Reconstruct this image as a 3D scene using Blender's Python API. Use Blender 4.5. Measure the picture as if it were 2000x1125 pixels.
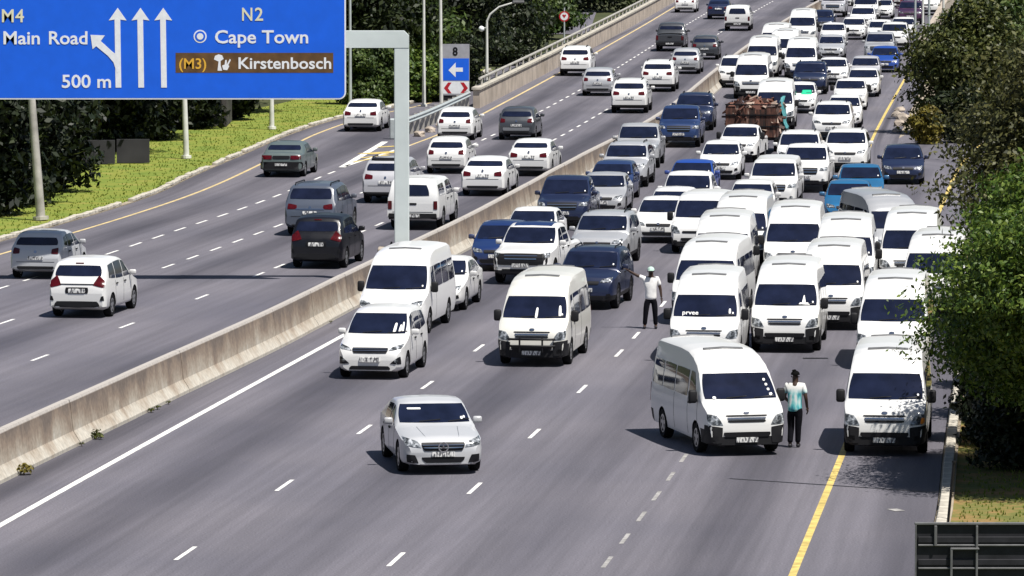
import bpy, bmesh, math, random
import numpy as np
from mathutils import Vector, Matrix
from mathutils.bvhtree import BVHTree

for o in list(bpy.data.objects): bpy.data.objects.remove(o)
S = bpy.context.scene
C = S.collection
random.seed(7); rng = np.random.default_rng(7)

# ------------------------------------------------------------------ camera, sky, sun, exposure
CAM_H, FOC, HORIZON = 14.0, 10800.0, -328.0          # metres, pixels at 2000 wide, pixel row of the horizon
PITCH = math.atan((562.5 - HORIZON) / FOC)
cd = bpy.data.cameras.new('camera'); cam = bpy.data.objects.new('camera', cd); C.objects.link(cam)
cam.location = (0, 0, CAM_H); cam.rotation_euler = (math.pi/2 - PITCH, 0, 0)
cd.sensor_width = 36; cd.lens = 36*FOC/2000; cd.clip_start = 1; cd.clip_end = 4000
S.camera = cam
SUN_DIR = Vector((-.36, .35, -1)).normalized()       # the way the light travels
world = bpy.data.worlds.new('World'); S.world = world; world.use_nodes = True
wn = world.node_tree; bg = wn.nodes['Background']
sky = wn.nodes.new('ShaderNodeTexSky'); sky.sky_type = 'NISHITA'; sky.sun_disc = False
sky.sun_elevation = math.asin(-SUN_DIR.z); sky.sun_rotation = math.atan2(-SUN_DIR.x, -SUN_DIR.y)
wn.links.new(sky.outputs[0], bg.inputs[0]); bg.inputs[1].default_value = .05
sl = bpy.data.lights.new('sun', 'SUN'); sl.energy = 5.0; sl.angle = math.radians(.5); sl.color = (1, .96, .9)
sun = bpy.data.objects.new('sun', sl); C.objects.link(sun)
sun.rotation_euler = SUN_DIR.to_track_quat('-Z', 'Y').to_euler(); sun.location = (20, 100, 60)
vs = S.view_settings; vs.view_transform = 'Standard'; vs.look = 'None'; vs.exposure = .42; vs.gamma = 1
vs.use_curve_mapping = False
S.render.engine = 'CYCLES'; S.render.resolution_x = 1024; S.render.resolution_y = 576

def G(u, v, z=0.0):
    """ground position (or position at height z) of a spot surveyed in the photograph"""
    a = (u-1000)/FOC; b = -(v-562.5)/FOC
    dy = math.cos(PITCH)+b*math.sin(PITCH); dz = -math.sin(PITCH)+b*math.cos(PITCH)
    t = (z-CAM_H)/dz
    return Vector((a*t, dy*t, z))

# ------------------------------------------------------------------ materials
M = {}
def nmat(name):
    m = bpy.data.materials.new(name); m.use_nodes = True; M[name] = m
    return m, m.node_tree, m.node_tree.nodes['Principled BSDF']
def N(t, typ, **kw):
    n = t.nodes.new(typ)
    for k, v in kw.items():
        if k.startswith('i_'): n.inputs[k[2:]].default_value = v
        else: setattr(n, k, v)
    return n
def L_(t, a, b): t.links.new(a, b)
def ramp(t, fac, stops):
    r = t.nodes.new('ShaderNodeValToRGB'); el = r.color_ramp.elements
    while len(el) < len(stops): el.new(.5)
    for e, (p, c) in zip(el, stops): e.position = p; e.color = (*c, 1) if len(c) == 3 else c
    if fac is not None: L_(t, fac, r.inputs[0])
    return r
def mathn(t, op, a, b=None, c=None):
    n = t.nodes.new('ShaderNodeMath'); n.operation = op
    for i, x in enumerate((a, b, c)):
        if x is None: continue
        if isinstance(x, (int, float)): n.inputs[i].default_value = x
        else: L_(t, x, n.inputs[i])
    return n.outputs[0]
def mix(t, fac, a, b, mode='MIX'):
    n = t.nodes.new('ShaderNodeMix'); n.data_type = 'RGBA'; n.blend_type = mode
    for i, x in ((0, fac), (6, a), (7, b)):
        if isinstance(x, (int, float)): n.inputs[i].default_value = x
        elif isinstance(x, tuple): n.inputs[i].default_value = (*x, 1) if len(x) == 3 else x
        else: L_(t, x, n.inputs[i])
    return n.outputs[2]
def plain(name, col, rough=.6, metal=0, noise=0, nscale=8, bump=0, spec=.5):
    m, t, p = nmat(name)
    p.inputs['Roughness'].default_value = rough; p.inputs['Metallic'].default_value = metal
    p.inputs['Specular IOR Level'].default_value = spec
    if noise:
        tc = N(t, 'ShaderNodeTexCoord'); nz = N(t, 'ShaderNodeTexNoise', i_Scale=nscale, i_Detail=5)
        L_(t, tc.outputs['Object'], nz.inputs['Vector'])
        d = tuple(c*(1-noise) for c in col); u = tuple(min(1, c*(1+noise)) for c in col)
        r = ramp(t, nz.outputs[0], [(.3, d), (.7, u)]); L_(t, r.outputs[0], p.inputs['Base Color'])
        if bump:
            b = N(t, 'ShaderNodeBump', i_Strength=bump, i_Distance=.02); L_(t, nz.outputs[0], b.inputs['Height']); L_(t, b.outputs[0], p.inputs['Normal'])
    else: p.inputs['Base Color'].default_value = (*col, 1)
    return m
def paint(name, col, metal=0.0, rough=.3, coat=.5, film=.35):
    m, t, p = nmat(name)
    p.inputs['Metallic'].default_value = metal; p.inputs['Coat Weight'].default_value = coat; p.inputs['Coat Roughness'].default_value = .06
    tc = N(t, 'ShaderNodeTexCoord'); oi = N(t, 'ShaderNodeObjectInfo')
    nz = N(t, 'ShaderNodeTexNoise', i_Scale=3.0, i_Detail=6, i_Roughness=.65); L_(t, tc.outputs['Object'], nz.inputs['Vector'])
    sx = N(t, 'ShaderNodeSeparateXYZ'); L_(t, tc.outputs['Object'], sx.inputs[0])
    # road film on the sills, patchy
    low = N(t, 'ShaderNodeMapRange'); low.inputs[1].default_value = .65; low.inputs[2].default_value = .2; L_(t, sx.outputs[2], low.inputs[0])
    dust = mathn(t, 'MULTIPLY', mathn(t, 'MULTIPLY', low.outputs[0], nz.outputs[0]), film)
    c2 = mix(t, dust, tuple(col), (.16, .14, .12))
    c3 = mix(t, mathn(t, 'MULTIPLY', oi.outputs['Random'], .18), c2, (.35, .33, .3), 'MULTIPLY')
    L_(t, c3, p.inputs['Base Color'])
    rr = N(t, 'ShaderNodeMapRange'); rr.inputs[3].default_value = rough*.8; rr.inputs[4].default_value = rough*1.5
    L_(t, nz.outputs[0], rr.inputs[0]); L_(t, rr.outputs[0], p.inputs['Roughness'])
    return m
PAINTS = dict(white=(.77, .77, .76), deepblue=(.008, .026, .11), cream=(.72, .71, .66), silver=(.44, .45, .47), lightsilver=(.50, .51, .53), slate=(.075, .09, .125), grey=(.2, .21, .22), dgrey=(.055, .06, .07), black=(.003, .003, .006),
              navy=(.012, .02, .06), blue=(.02, .045, .14), royal=(.012, .06, .32), teal=(.02, .15, .33), oldgreen=(.1, .13, .13),
              red=(.16, .01, .015), plum=(.05, .015, .05), lightgrey=(.52, .52, .55))
for k, c in PAINTS.items():
    met = .55 if k in ('silver', 'grey', 'navy', 'blue', 'teal', 'lightgrey', 'dgrey') else 0
    paint('paint_'+k, c, metal=met*.35, rough=.32, coat=.2 if k == 'black' else .5, film=.06 if k in ('black', 'navy', 'dgrey') else .35)
def glassmat(name, col):
    m, t, p = nmat(name); p.inputs['Roughness'].default_value = .04; p.inputs['Specular IOR Level'].default_value = .5
    tc = N(t, 'ShaderNodeTexCoord'); oi = N(t, 'ShaderNodeObjectInfo'); nz = N(t, 'ShaderNodeTexNoise', i_Scale=2.2, i_Detail=2)
    va = N(t, 'ShaderNodeVectorMath'); va.operation = 'ADD'; L_(t, tc.outputs['Object'], va.inputs[0]); L_(t, oi.outputs['Random'], va.inputs[1]); L_(t, va.outputs[0], nz.inputs['Vector'])
    r = ramp(t, nz.outputs[0], [(.3, tuple(c*.7 for c in col)), (.72, tuple(c*1.3 for c in col))]); L_(t, r.outputs[0], p.inputs['Base Color'])
    return m
glassmat('glass', (.008, .011, .028))
plain('tyre', (.006, .006, .007), .9, spec=.2)
plain('rim', (.42, .43, .44), .35, .8)
plain('darkrim', (.09, .09, .1), .4, .6)
plain('plastic', (.010, .010, .012), .65, spec=.3)
plain('trim', (.006, .006, .008), .5, spec=.3)
plain('chrome', (.6, .6, .62), .15, 1)
m, t, p = nmat('lamp'); tc = N(t, 'ShaderNodeTexCoord'); nz = N(t, 'ShaderNodeTexNoise', i_Scale=11, i_Detail=2); L_(t, tc.outputs['Object'], nz.inputs['Vector'])
r = ramp(t, nz.outputs[0], [(.40, (.05, .055, .06)), (.55, (.3, .32, .34)), (.66, (.7, .72, .75))]); L_(t, r.outputs[0], p.inputs['Base Color']); p.inputs['Roughness'].default_value = .12; p.inputs['Metallic'].default_value = .3
plain('tail', (.07, .002, .004), .2, 0, .4, 9)
plain('amber', (.8, .25, .02), .3)
plain('sticker', (.8, .8, .78), .5)
plain('greenfilm', (.02, .5, .26), .4)
m, t, p = nmat('plate')       # unreadable number: dark smudges on white
tc = N(t, 'ShaderNodeTexCoord'); mp = N(t, 'ShaderNodeMapping'); mp.inputs['Scale'].default_value = (26, 3, 9); L_(t, tc.outputs['Object'], mp.inputs[0])
nz = N(t, 'ShaderNodeTexNoise', i_Scale=1, i_Detail=1); L_(t, mp.outputs[0], nz.inputs['Vector'])
r = ramp(t, nz.outputs[0], [(.44, (.12, .12, .13)), (.54, (.72, .72, .7))]); L_(t, r.outputs[0], p.inputs['Base Color'])
plain('gantrypaint', (.60, .66, .65), .5, 0, .07, 1.5)
plain('galv', (.46, .5, .5), .5, .25, .12, 3)
plain('steelpost', (.42, .40, .36), .6, .2, .3, 2)
plain('whitepost', (.62, .62, .58), .6, 0, .15, 2)
plain('signblue', (.006, .12, .74), .45, 0, .06, 2)
plain('signwhite', (.80, .82, .84), .5, 0, .06, 6)
plain('signcream', (.74, .72, .5), .5)
plain('signbrown', (.12, .062, .02), .5, 0, .3, 3)
plain('signyellow', (.75, .42, .04), .5)
plain('signred', (.45, .01, .02), .5)
plain('signgrey', (.33, .33, .36), .5, 0, .1, 4)
plain('signback', (.02, .02, .024), .55, .2, .35, 5)
plain('alu', (.2, .2, .2), .45, .5, .2, 6)
plain('linewhite', (.72, .71, .68), .7, 0, .22, 3)
plain('lineworn', (.30, .29, .28), .8, 0, .4, 5)
plain('lineyellow', (.55, .42, .13), .7, 0, .35, 3)
plain('lineyellowpale', (.55, .43, .22), .7, 0, .3, 3)
plain('kerbstone', (.42, .39, .33), .85, 0, .35, 3, .4)
plain('rock', (.34, .29, .24), .9, 0, .4, 3, .8)
plain('bark', (.09, .07, .05), .9, 0, .4, 6, .6)
plain('skin', (.045, .022, .013), .55)
plain('shirtwhite', (.8, .79, .77), .85, 0, .08, 10, .3)
plain('trousers', (.006, .006, .009), .95, 0, .3, 9, .3, .1)
plain('hair', (.003, .003, .003), .9, spec=.1)
plain('shoe', (.015, .015, .02), .6)
plain('plastershade', (.035, .034, .04), .9, 0, .25, 1.2)  # base darkened: tree shade on the garden wall put into the colour
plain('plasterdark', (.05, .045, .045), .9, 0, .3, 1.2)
plain('rooftile', (.11, .05, .035), .85, 0, .3, 4)
plain('tealtarp', (.10, .34, .36), .5, 0, .5, 2.5, .5)
m, t, p = nmat('shirtteal')
tc = N(t, 'ShaderNodeTexCoord'); mp = N(t, 'ShaderNodeMapping'); mp.inputs['Scale'].default_value = (9, 9, 3); L_(t, tc.outputs['Object'], mp.inputs[0])
nz = N(t, 'ShaderNodeTexNoise', i_Scale=1.0, i_Detail=2); L_(t, mp.outputs[0], nz.inputs['Vector'])
r = ramp(t, nz.outputs[0], [(.36, (.03, .20, .28)), (.47, (.08, .42, .44)), (.56, (.35, .6, .6)), (.68, (.7, .73, .72))])
sx = N(t, 'ShaderNodeSeparateXYZ'); L_(t, tc.outputs['Object'], sx.inputs[0])
yk = N(t, 'ShaderNodeMapRange'); yk.inputs[1].default_value = 1.36; yk.inputs[2].default_value = 1.24; L_(t, sx.outputs[2], yk.inputs[0])
L_(t, mix(t, yk.outputs[0], (.7, .7, .68), r.outputs[0]), p.inputs['Base Color']); p.inputs['Roughness'].default_value = .85
m, t, p = nmat('scrap')
geo = N(t, 'ShaderNodeNewGeometry')
r = ramp(t, geo.outputs['Random Per Island'], [(0, (.035, .014, .01)), (.4, (.10, .035, .022)), (.72, (.17, .07, .045)), (.86, (.32, .24, .19)), (1, (.45, .38, .33))])
r.color_ramp.interpolation = 'CONSTANT'; L_(t, r.outputs[0], p.inputs['Base Color']); p.inputs['Roughness'].default_value = .7

# asphalt: UV x = lane coordinate, UV y = metres along the road
def asphalt(name, base):
    m, t, p = nmat(name)
    uv = N(t, 'ShaderNodeUVMap'); tc = N(t, 'ShaderNodeTexCoord')
    sx = N(t, 'ShaderNodeSeparateXYZ'); L_(t, uv.outputs[0], sx.inputs[0])
    fr = mathn(t, 'FRACT', sx.outputs[0])
    dist = mathn(t, 'ABSOLUTE', mathn(t, 'SUBTRACT', fr, .5))
    mr = N(t, 'ShaderNodeMapRange'); mr.interpolation_type = 'SMOOTHSTEP'; mr.inputs[1].default_value = .34; mr.inputs[2].default_value = .08; L_(t, dist, mr.inputs[0])
    mp = N(t, 'ShaderNodeMapping'); mp.inputs['Scale'].default_value = (1.6, .022, 1); L_(t, uv.outputs[0], mp.inputs[0])
    n1 = N(t, 'ShaderNodeTexNoise', i_Scale=1.0, i_Detail=3); L_(t, mp.outputs[0], n1.inputs['Vector'])
    n1r = N(t, 'ShaderNodeMapRange'); n1r.inputs[1].default_value = .38; n1r.inputs[2].default_value = .62; n1r.inputs[3].default_value = .3; L_(t, n1.outputs[0], n1r.inputs[0])
    band = mathn(t, 'MULTIPLY', mr.outputs[0], n1r.outputs[0])
    mp2 = N(t, 'ShaderNodeMapping'); mp2.inputs['Scale'].default_value = (14, .06, 1); L_(t, uv.outputs[0], mp2.inputs[0])
    n2 = N(t, 'ShaderNodeTexNoise', i_Scale=1.0, i_Detail=5, i_Roughness=.6); L_(t, mp2.outputs[0], n2.inputs['Vector'])
    n3 = N(t, 'ShaderNodeTexNoise', i_Scale=24.0, i_Detail=3); L_(t, tc.outputs['Object'], n3.inputs['Vector'])
    n4 = N(t, 'ShaderNodeTexNoise', i_Scale=.12, i_Detail=4); L_(t, tc.outputs['Object'], n4.inputs['Vector'])
    c = mix(t, mathn(t, 'MULTIPLY', band, .95), base, (base[0]*.40, base[1]*.40, base[2]*.44))
    r2 = ramp(t, n2.outputs[0], [(.3, (.82, .82, .82)), (.7, (1.14, 1.14, 1.14))]); c = mix(t, 1.0, c, r2.outputs[0], 'MULTIPLY')
    r3 = ramp(t, n3.outputs[0], [(.35, (.78, .78, .78)), (.65, (1.22, 1.22, 1.22))]); c = mix(t, 1.0, c, r3.outputs[0], 'MULTIPLY')
    r4 = ramp(t, n4.outputs[0], [(.35, (.88, .88, .9)), (.65, (1.1, 1.08, 1.06))]); c = mix(t, 1.0, c, r4.outputs[0], 'MULTIPLY')
    L_(t, c, p.inputs['Base Color']); p.inputs['Roughness'].default_value = .8
    b = N(t, 'ShaderNodeBump', i_Strength=.35, i_Distance=.01); L_(t, n3.outputs[0], b.inputs['Height']); L_(t, b.outputs[0], p.inputs['Normal'])
asphalt('asphalt', (.130, .124, .145))
# concrete barrier: UV y = height fraction
m, t, p = nmat('barrier')
uv = N(t, 'ShaderNodeUVMap'); sx = N(t, 'ShaderNodeSeparateXYZ'); L_(t, uv.outputs[0], sx.inputs[0])
mp = N(t, 'ShaderNodeMapping'); mp.inputs['Scale'].default_value = (.8, .5, 1); L_(t, uv.outputs[0], mp.inputs[0])
n1 = N(t, 'ShaderNodeTexNoise', i_Scale=1.0, i_Detail=6, i_Roughness=.65); L_(t, mp.outputs[0], n1.inputs['Vector'])
n2 = N(t, 'ShaderNodeTexNoise', i_Scale=.35, i_Detail=3); L_(t, uv.outputs[0], n2.inputs['Vector'])
mps = N(t, 'ShaderNodeMapping'); mps.inputs['Scale'].default_value = (3.5, .25, 1); L_(t, uv.outputs[0], mps.inputs[0])
ns = N(t, 'ShaderNodeTexNoise', i_Scale=1.0, i_Detail=4); L_(t, mps.outputs[0], ns.inputs['Vector'])
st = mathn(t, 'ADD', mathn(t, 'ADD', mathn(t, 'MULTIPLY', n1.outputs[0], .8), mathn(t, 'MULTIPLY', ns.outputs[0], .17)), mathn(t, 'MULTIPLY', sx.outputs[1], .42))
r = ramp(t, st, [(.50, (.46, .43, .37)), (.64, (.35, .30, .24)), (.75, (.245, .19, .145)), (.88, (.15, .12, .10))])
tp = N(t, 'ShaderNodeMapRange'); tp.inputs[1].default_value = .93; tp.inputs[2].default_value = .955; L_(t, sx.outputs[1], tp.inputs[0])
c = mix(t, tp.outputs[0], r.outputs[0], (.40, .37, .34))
n5 = N(t, 'ShaderNodeTexNoise', i_Scale=9, i_Detail=5); L_(t, uv.outputs[0], n5.inputs['Vector'])
r5 = ramp(t, n5.outputs[0], [(.3, (.8, .8, .8)), (.7, (1.15, 1.15, 1.15))])
L_(t, mix(t, 1.0, c, r5.outputs[0], 'MULTIPLY'), p.inputs['Base Color']); p.inputs['Roughness'].default_value = .9
plain('parapet', (.40, .34, .28), .9, 0, .28, .8, .3)
# grass / soil
def groundmat(name, stops, sc):
    m, t, p = nmat(name); tc = N(t, 'ShaderNodeTexCoord')
    n1 = N(t, 'ShaderNodeTexNoise', i_Scale=sc, i_Detail=8, i_Roughness=.7); L_(t, tc.outputs['Object'], n1.inputs['Vector'])
    r = ramp(t, n1.outputs[0], stops); L_(t, r.outputs[0], p.inputs['Base Color']); p.inputs['Roughness'].default_value = .95
    b = N(t, 'ShaderNodeBump', i_Strength=.8, i_Distance=.1); L_(t, n1.outputs[0], b.inputs['Height']); L_(t, b.outputs[0], p.inputs['Normal'])
groundmat('grassground', [(.3, (.02, .03, .008)), (.5, (.045, .055, .014)), (.7, (.09, .08, .04))], .8)
groundmat('verge', [(.3, (.08, .14, .012)), (.46, (.15, .20, .022)), (.6, (.21, .22, .03)), (.74, (.29, .25, .09))], .7)
groundmat('vergedry', [(.32, (.07, .09, .015)), (.48, (.14, .14, .03)), (.58, (.24, .15, .05)), (.72, (.33, .19, .08))], .9)
groundmat('soil', [(.3, (.22, .18, .13)), (.5, (.32, .27, .2)), (.7, (.4, .35, .28))], .6)
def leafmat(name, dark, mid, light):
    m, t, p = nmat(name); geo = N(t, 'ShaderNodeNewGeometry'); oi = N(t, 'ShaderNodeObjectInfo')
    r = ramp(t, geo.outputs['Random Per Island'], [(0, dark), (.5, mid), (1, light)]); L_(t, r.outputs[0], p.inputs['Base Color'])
    p.inputs['Roughness'].default_value = .5; p.inputs['Specular IOR Level'].default_value = .35
    tr = N(t, 'ShaderNodeBsdfTranslucent'); L_(t, r.outputs[0], tr.inputs[0])
    ms = N(t, 'ShaderNodeMixShader'); ms.inputs[0].default_value = .22
    out = t.nodes['Material Output']; L_(t, p.outputs[0], ms.inputs[1]); L_(t, tr.outputs[0], ms.inputs[2]); L_(t, ms.outputs[0], out.inputs[0])
leafmat('leaf_bright', (.022, .055, .006), (.072, .125, .015), (.16, .215, .034))
leafmat('leaf_olive', (.025, .034, .008), (.06, .075, .016), (.12, .125, .03))
leafmat('leaf_brown', (.028, .032, .010), (.068, .072, .022), (.13, .125, .04))
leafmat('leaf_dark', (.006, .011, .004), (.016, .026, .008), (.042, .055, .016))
leafmat('leaf_shade', (.004, .008, .003), (.010, .018, .006), (.022, .032, .010))  # near-black copy: shade under the crowns put into the leaf colour
leafmat('leaf_mid', (.02, .04, .008), (.05, .085, .018), (.11, .15, .035))
leafmat('leaf_yellow', (.09, .07, .01), (.16, .13, .02), (.22, .19, .03))
leafmat('blade', (.09, .14, .012), (.15, .20, .02), (.22, .25, .035))

# ------------------------------------------------------------------ object helpers
def tag(o, label, cat, group=None):
    o['label'] = label; o['category'] = cat
    if group: o['group'] = group
    return o
def ob(name, me, parent=None, mat=None, loc=None, rot=None):
    o = bpy.data.objects.new(name, me); C.objects.link(o)
    if parent: o.parent = parent
    if mat and me: 
        if not me.materials: me.materials.append(M[mat])
    if loc is not None: o.location = loc
    if rot is not None: o.rotation_euler = rot
    return o
def empty(name, loc=(0, 0, 0), rz=0):
    o = bpy.data.objects.new(name, None); C.objects.link(o); o.location = loc; o.rotation_euler = (0, 0, rz); o.empty_display_size = .2
    return o
def mesh(name, V, F, mat=None, smooth=None):
    me = bpy.data.meshes.new(name); me.from_pydata([tuple(v) for v in V], [], F)
    if mat: me.materials.append(M[mat])
    if smooth is not None:
        me.polygons.foreach_set('use_smooth', [True]*len(me.polygons)); me.set_sharp_from_angle(angle=math.radians(smooth))
    me.update(); return me
class MB:
    """collects boxes, tubes and patches into one mesh"""
    def __init__(s): s.V = []; s.F = []
    def add(s, V, F):
        n = len(s.V); s.V += [tuple(v) for v in V]; s.F += [[i+n for i in f] for f in F]; return s
    def box(s, x0, x1, y0, y1, z0, z1, mtx=None, ch=0.0):
        if ch:
            bm = bmesh.new(); bmesh.ops.create_cube(bm, size=1)
            for v in bm.verts: v.co = Vector(((x0+x1)/2+v.co.x*(x1-x0), (y0+y1)/2+v.co.y*(y1-y0), (z0+z1)/2+v.co.z*(z1-z0)))
            bmesh.ops.bevel(bm, geom=bm.edges[:], offset=ch, segments=2, affect='EDGES', profile=.5)
            bm.verts.index_update(); V = [v.co.copy() for v in bm.verts]; F = [[v.index for v in f.verts] for f in bm.faces]; bm.free()
        else:
            V = [Vector((x, y, z)) for x in (x0, x1) for y in (y0, y1) for z in (z0, z1)]
            F = [[0, 1, 3, 2], [4, 6, 7, 5], [0, 4, 5, 1], [2, 3, 7, 6], [0, 2, 6, 4], [1, 5, 7, 3]]
        if mtx: V = [mtx @ v for v in V]
        return s.add(V, F)
    def tube(s, pts, rad, n=10, caps=True):
        pts = [Vector(p) for p in pts]; rad = rad if isinstance(rad, (list, tuple)) else [rad]*len(pts)
        V = []; F = []
        for i, p in enumerate(pts):
            d = (pts[min(i+1, len(pts)-1)]-pts[max(i-1, 0)]).normalized()
            a = d.cross(Vector((0, 0, 1))); a = d.cross(Vector((0, 1, 0))) if a.length < .05 else a
            a.normalize(); b = d.cross(a)
            for k in range(n): V.append(p+(a*math.cos(2*math.pi*k/n)+b*math.sin(2*math.pi*k/n))*rad[i])
        for i in range(len(pts)-1):
            for k in range(n): F.append([i*n+k, i*n+(k+1) % n, (i+1)*n+(k+1) % n, (i+1)*n+k])
        if caps: F.append(list(range(n))[::-1]); F.append([(len(pts)-1)*n+k for k in range(n)])
        return s.add(V, F)
    def prism(s, poly, f0, f1):
        """poly: 2D outline; f0/f1 map a 2D point to the back / front 3D point"""
        n = len(poly); V = [f0(q) for q in poly]+[f1(q) for q in poly]
        F = [list(range(n))[::-1], [n+i for i in range(n)]]+[[i, (i+1) % n, n+(i+1) % n, n+i] for i in range(n)]
        return s.add(V, F)
    def mesh(s, name, mat=None, smooth=None): return mesh(name, s.V, s.F, mat, smooth)

# ------------------------------------------------------------------ road lines (X at distance Y, surveyed)
def curve(pts):
    pts = sorted(pts); ys = np.array([p[0] for p in pts], float); xs = np.array([p[1] for p in pts], float)
    d = np.gradient(xs, ys)
    def f(y):
        i = int(np.clip(np.searchsorted(ys, y)-1, 0, len(ys)-2)); h = ys[i+1]-ys[i]; t = (y-ys[i])/h
        if t < 0: return xs[0]+d[0]*(y-ys[0])
        if t > 1: return xs[-1]+d[-1]*(y-ys[-1])
        return ((2*t**3-3*t**2+1)*xs[i]+(t**3-2*t*t+t)*h*d[i]+(-2*t**3+3*t*t)*xs[i+1]+(t**3-t*t)*h*d[i+1])
    return f
def poly(k, y): return float(np.polyval(k, (y-150)/100))
cBar = curve([(80, -16.6), (100, -14.0), (119.7, -11.15), (138, -8.4), (149.2, -6.7), (162.3, -4.95), (186, -1.7), (200, .05), (213, 1.6), (226, 3.2), (234.4, 4.3), (253.6, 6.6), (277.8, 8.9), (307, 11.5), (415, 22.3), (470, 28.6), (650, 52)])
kA = [-1.284, .047, 13.542, -5.206]
cA = curve([(y, poly(kA, y)) for y in (80, 100, 115, 130, 145, 160, 180, 205, 230, 255, 275, 297)]+[(330, 14.2), (415, 23.4), (470, 29.8), (650, 53.4)])
kF = [.702, 7.751, 7.791]
cF = curve([(224, 13.94), (249, 16.17), (267, 17.81), (290, 20.0), (342, 25.0), (449, 35.6), (520, 44), (650, 61)])
kD = [.98, -.844, 10.418, 6.709]
cD = curve([(y, poly(kD, y)) for y in (80, 95, 110, 125, 140, 160, 180, 200, 224)]+[(249, 16.17), (267, 17.81), (290, 20.0), (342, 25.0), (449, 35.6), (520, 44), (650, 61)])
kB = [.585, -.604, 12.322, -.888]; kC = [-2.224, -2.759, 11.274, 3.066]
def third(y, f): return cA(y)+(cD(y)-cA(y))*f
cB = curve([(y, poly(kB, y)) for y in (80, 95, 107, 118, 129, 140, 150)]+[(y, third(y, .345)) for y in (175, 200, 225, 260, 300, 350, 420, 520, 650)])
cC = curve([(80, -5.3), (95, -3.6)]+[(y, poly(kC, y)) for y in (106, 118, 128, 139, 150)]+[(y, third(y, .67)) for y in (175, 200, 225, 260, 300, 350, 420, 520, 650)])
cE = curve([(80, 2.8), (103.6, 5.29), (122.8, 7.32), (160, 11.2), (210.9, 16.53), (235, 19.2), (255, 22.2), (275, 26), (330, 38), (400, 56)])
cR = curve([(80, 5.2), (103.6, 7.7), (113.9, 8.8), (122.8, 9.6), (160, 13.1), (210.9, 18.0), (235, 20.8), (255, 23.8), (275, 27.8), (330, 40), (400, 58)])
kLa = [.676, -4.142, 17.269, -12.11]
cLa = curve([(100, -21.8), (120, -17.6), (135, -14.7)]+[(y, poly(kLa, y)) for y in (147, 165, 185, 205, 230, 255, 280, 310, 345, 388, 452)]+[(520, 28.2), (650, 45)])
kLb = [.68, -4.402, 18.089, -15.925]
cLb = curve([(100, -25.6), (120, -21.5), (140, -17.7)]+[(y, poly(kLb, y)) for y in (157, 175, 195, 215, 240, 265, 290, 320, 350, 390, 428)]+[(520, 23.5), (650, 40)])
cLc = curve([(100, -29.6), (120, -25.2), (145, -20.2), (170, -15.7), (184, -13.4), (195, -11.75), (205, -10.2), (213, -9.1), (226, -7.65), (247, -4.75), (257, -3.45), (275, -1.6), (288, -.4), (321, 2.55), (360, 5.9), (400, 9.3), (463, 14.5), (520, 19.5), (650, 35)])
cLd = curve([(100, -34), (120, -29.5), (145, -24.2), (170, -19.4), (183.4, -17.03), (192.3, -15.55), (202.4, -13.95), (213, -12.5), (234, -10.6), (258, -9.0), (272, -7.2), (285, -4.5), (300, -2.6), (321, -.9), (345, 1.9), (365, 5.0), (400, 8.8), (463, 14.0), (520, 19), (650, 34.4)])
cLk = curve([(100, -36), (120, -31.5), (145, -26.0), (170, -21.2), (183.4, -18.5), (192.3, -17.0), (202, -15.4), (213, -13.9), (225, -13.0), (240, -11.7), (258, -10.1), (272, -8.2), (285, -5.3), (300, -3.3), (321, -1.6), (345, 1.2), (365, 4.3), (400, 8.2), (463, 13.4), (520, 18.4), (650, 33.8)])
def slope(c, y): return (c(y+2)-c(y-2))/4

# ------------------------------------------------------------------ ground and roads
g = ob('ground', mesh('ground', [(-1500, -500, -.06), (1500, -500, -.06), (1500, 3000, -.06), (-1500, 3000, -.06)], [[0, 1, 2, 3]], 'grassground')); g['kind'] = 'structure'
def ribbon(name, cols, ys, z, mat, us=None, kind='structure'):
    V = []; F = []; UV = []; n = len(cols); us = us or list(range(n))
    for y in ys:
        for j, c in enumerate(cols): V.append((c(y), y, z)); UV.append((us[j], y))
    for i in range(len(ys)-1):
        for j in range(n-1): F.append([i*n+j, i*n+j+1, (i+1)*n+j+1, (i+1)*n+j])
    me = mesh(name, V, F, mat); uvl = me.uv_layers.new(name='UVMap')
    for l in me.loops: uvl.data[l.index].uv = UV[l.vertex_index]
    o = ob(name, me)
    if kind: o['kind'] = kind
    return o
YS = list(np.arange(80, 640, 3.0))
road = ribbon('road', [cLk, cLd, cLc, cLb, cLa, cBar, cA, cB, cC, cD, lambda y: max(cD(y)+.6, min(cE(y), cD(y)+.6+max(0, (236-y)*.6))), lambda y: max(cD(y)+1.2, min(cR(y), cD(y)+1.2+max(0, (240-y)*.6)))], YS, 0, 'asphalt',
              us=[-.55, 0, 1, 2, 3, 4.2, 5.0, 6, 7, 8, 9, 9.45])
onramp = ribbon('ramp', [lambda y: cE(y)-4.2, cE, cR], list(np.arange(205, 400, 3.0)), -.008, 'asphalt', us=[8, 9, 9.4])
vl = ribbon('left_verge', [lambda y: cLk(y)-7, lambda y: cLk(y)-2.5, lambda y: cLk(y)-.2], list(np.arange(130, 330, 3.0)), -.03, 'verge')
vr = ribbon('right_verge', [lambda y: cR(y)+.15, lambda y: cR(y)+4, lambda y: cR(y)+14], list(np.arange(80, 200, 3.0)), -.03, 'vergedry')
gore = ribbon('gore_soil', [lambda y: cD(y)+1.0, lambda y: cE(y)-3.8], list(np.arange(240, 330, 3.0)), -.02, 'soil')

sq = [G(1010, 66), G(1150, 66), G(1165, 22), G(1030, 22)]; ss = ob('side_street', mesh('side_street', [(q.x, q.y, -.02) for q in sq], [[0, 1, 2, 3]], 'asphalt')); ss['kind'] = 'structure'; ss.data.uv_layers.new(name='UVMap')
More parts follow.
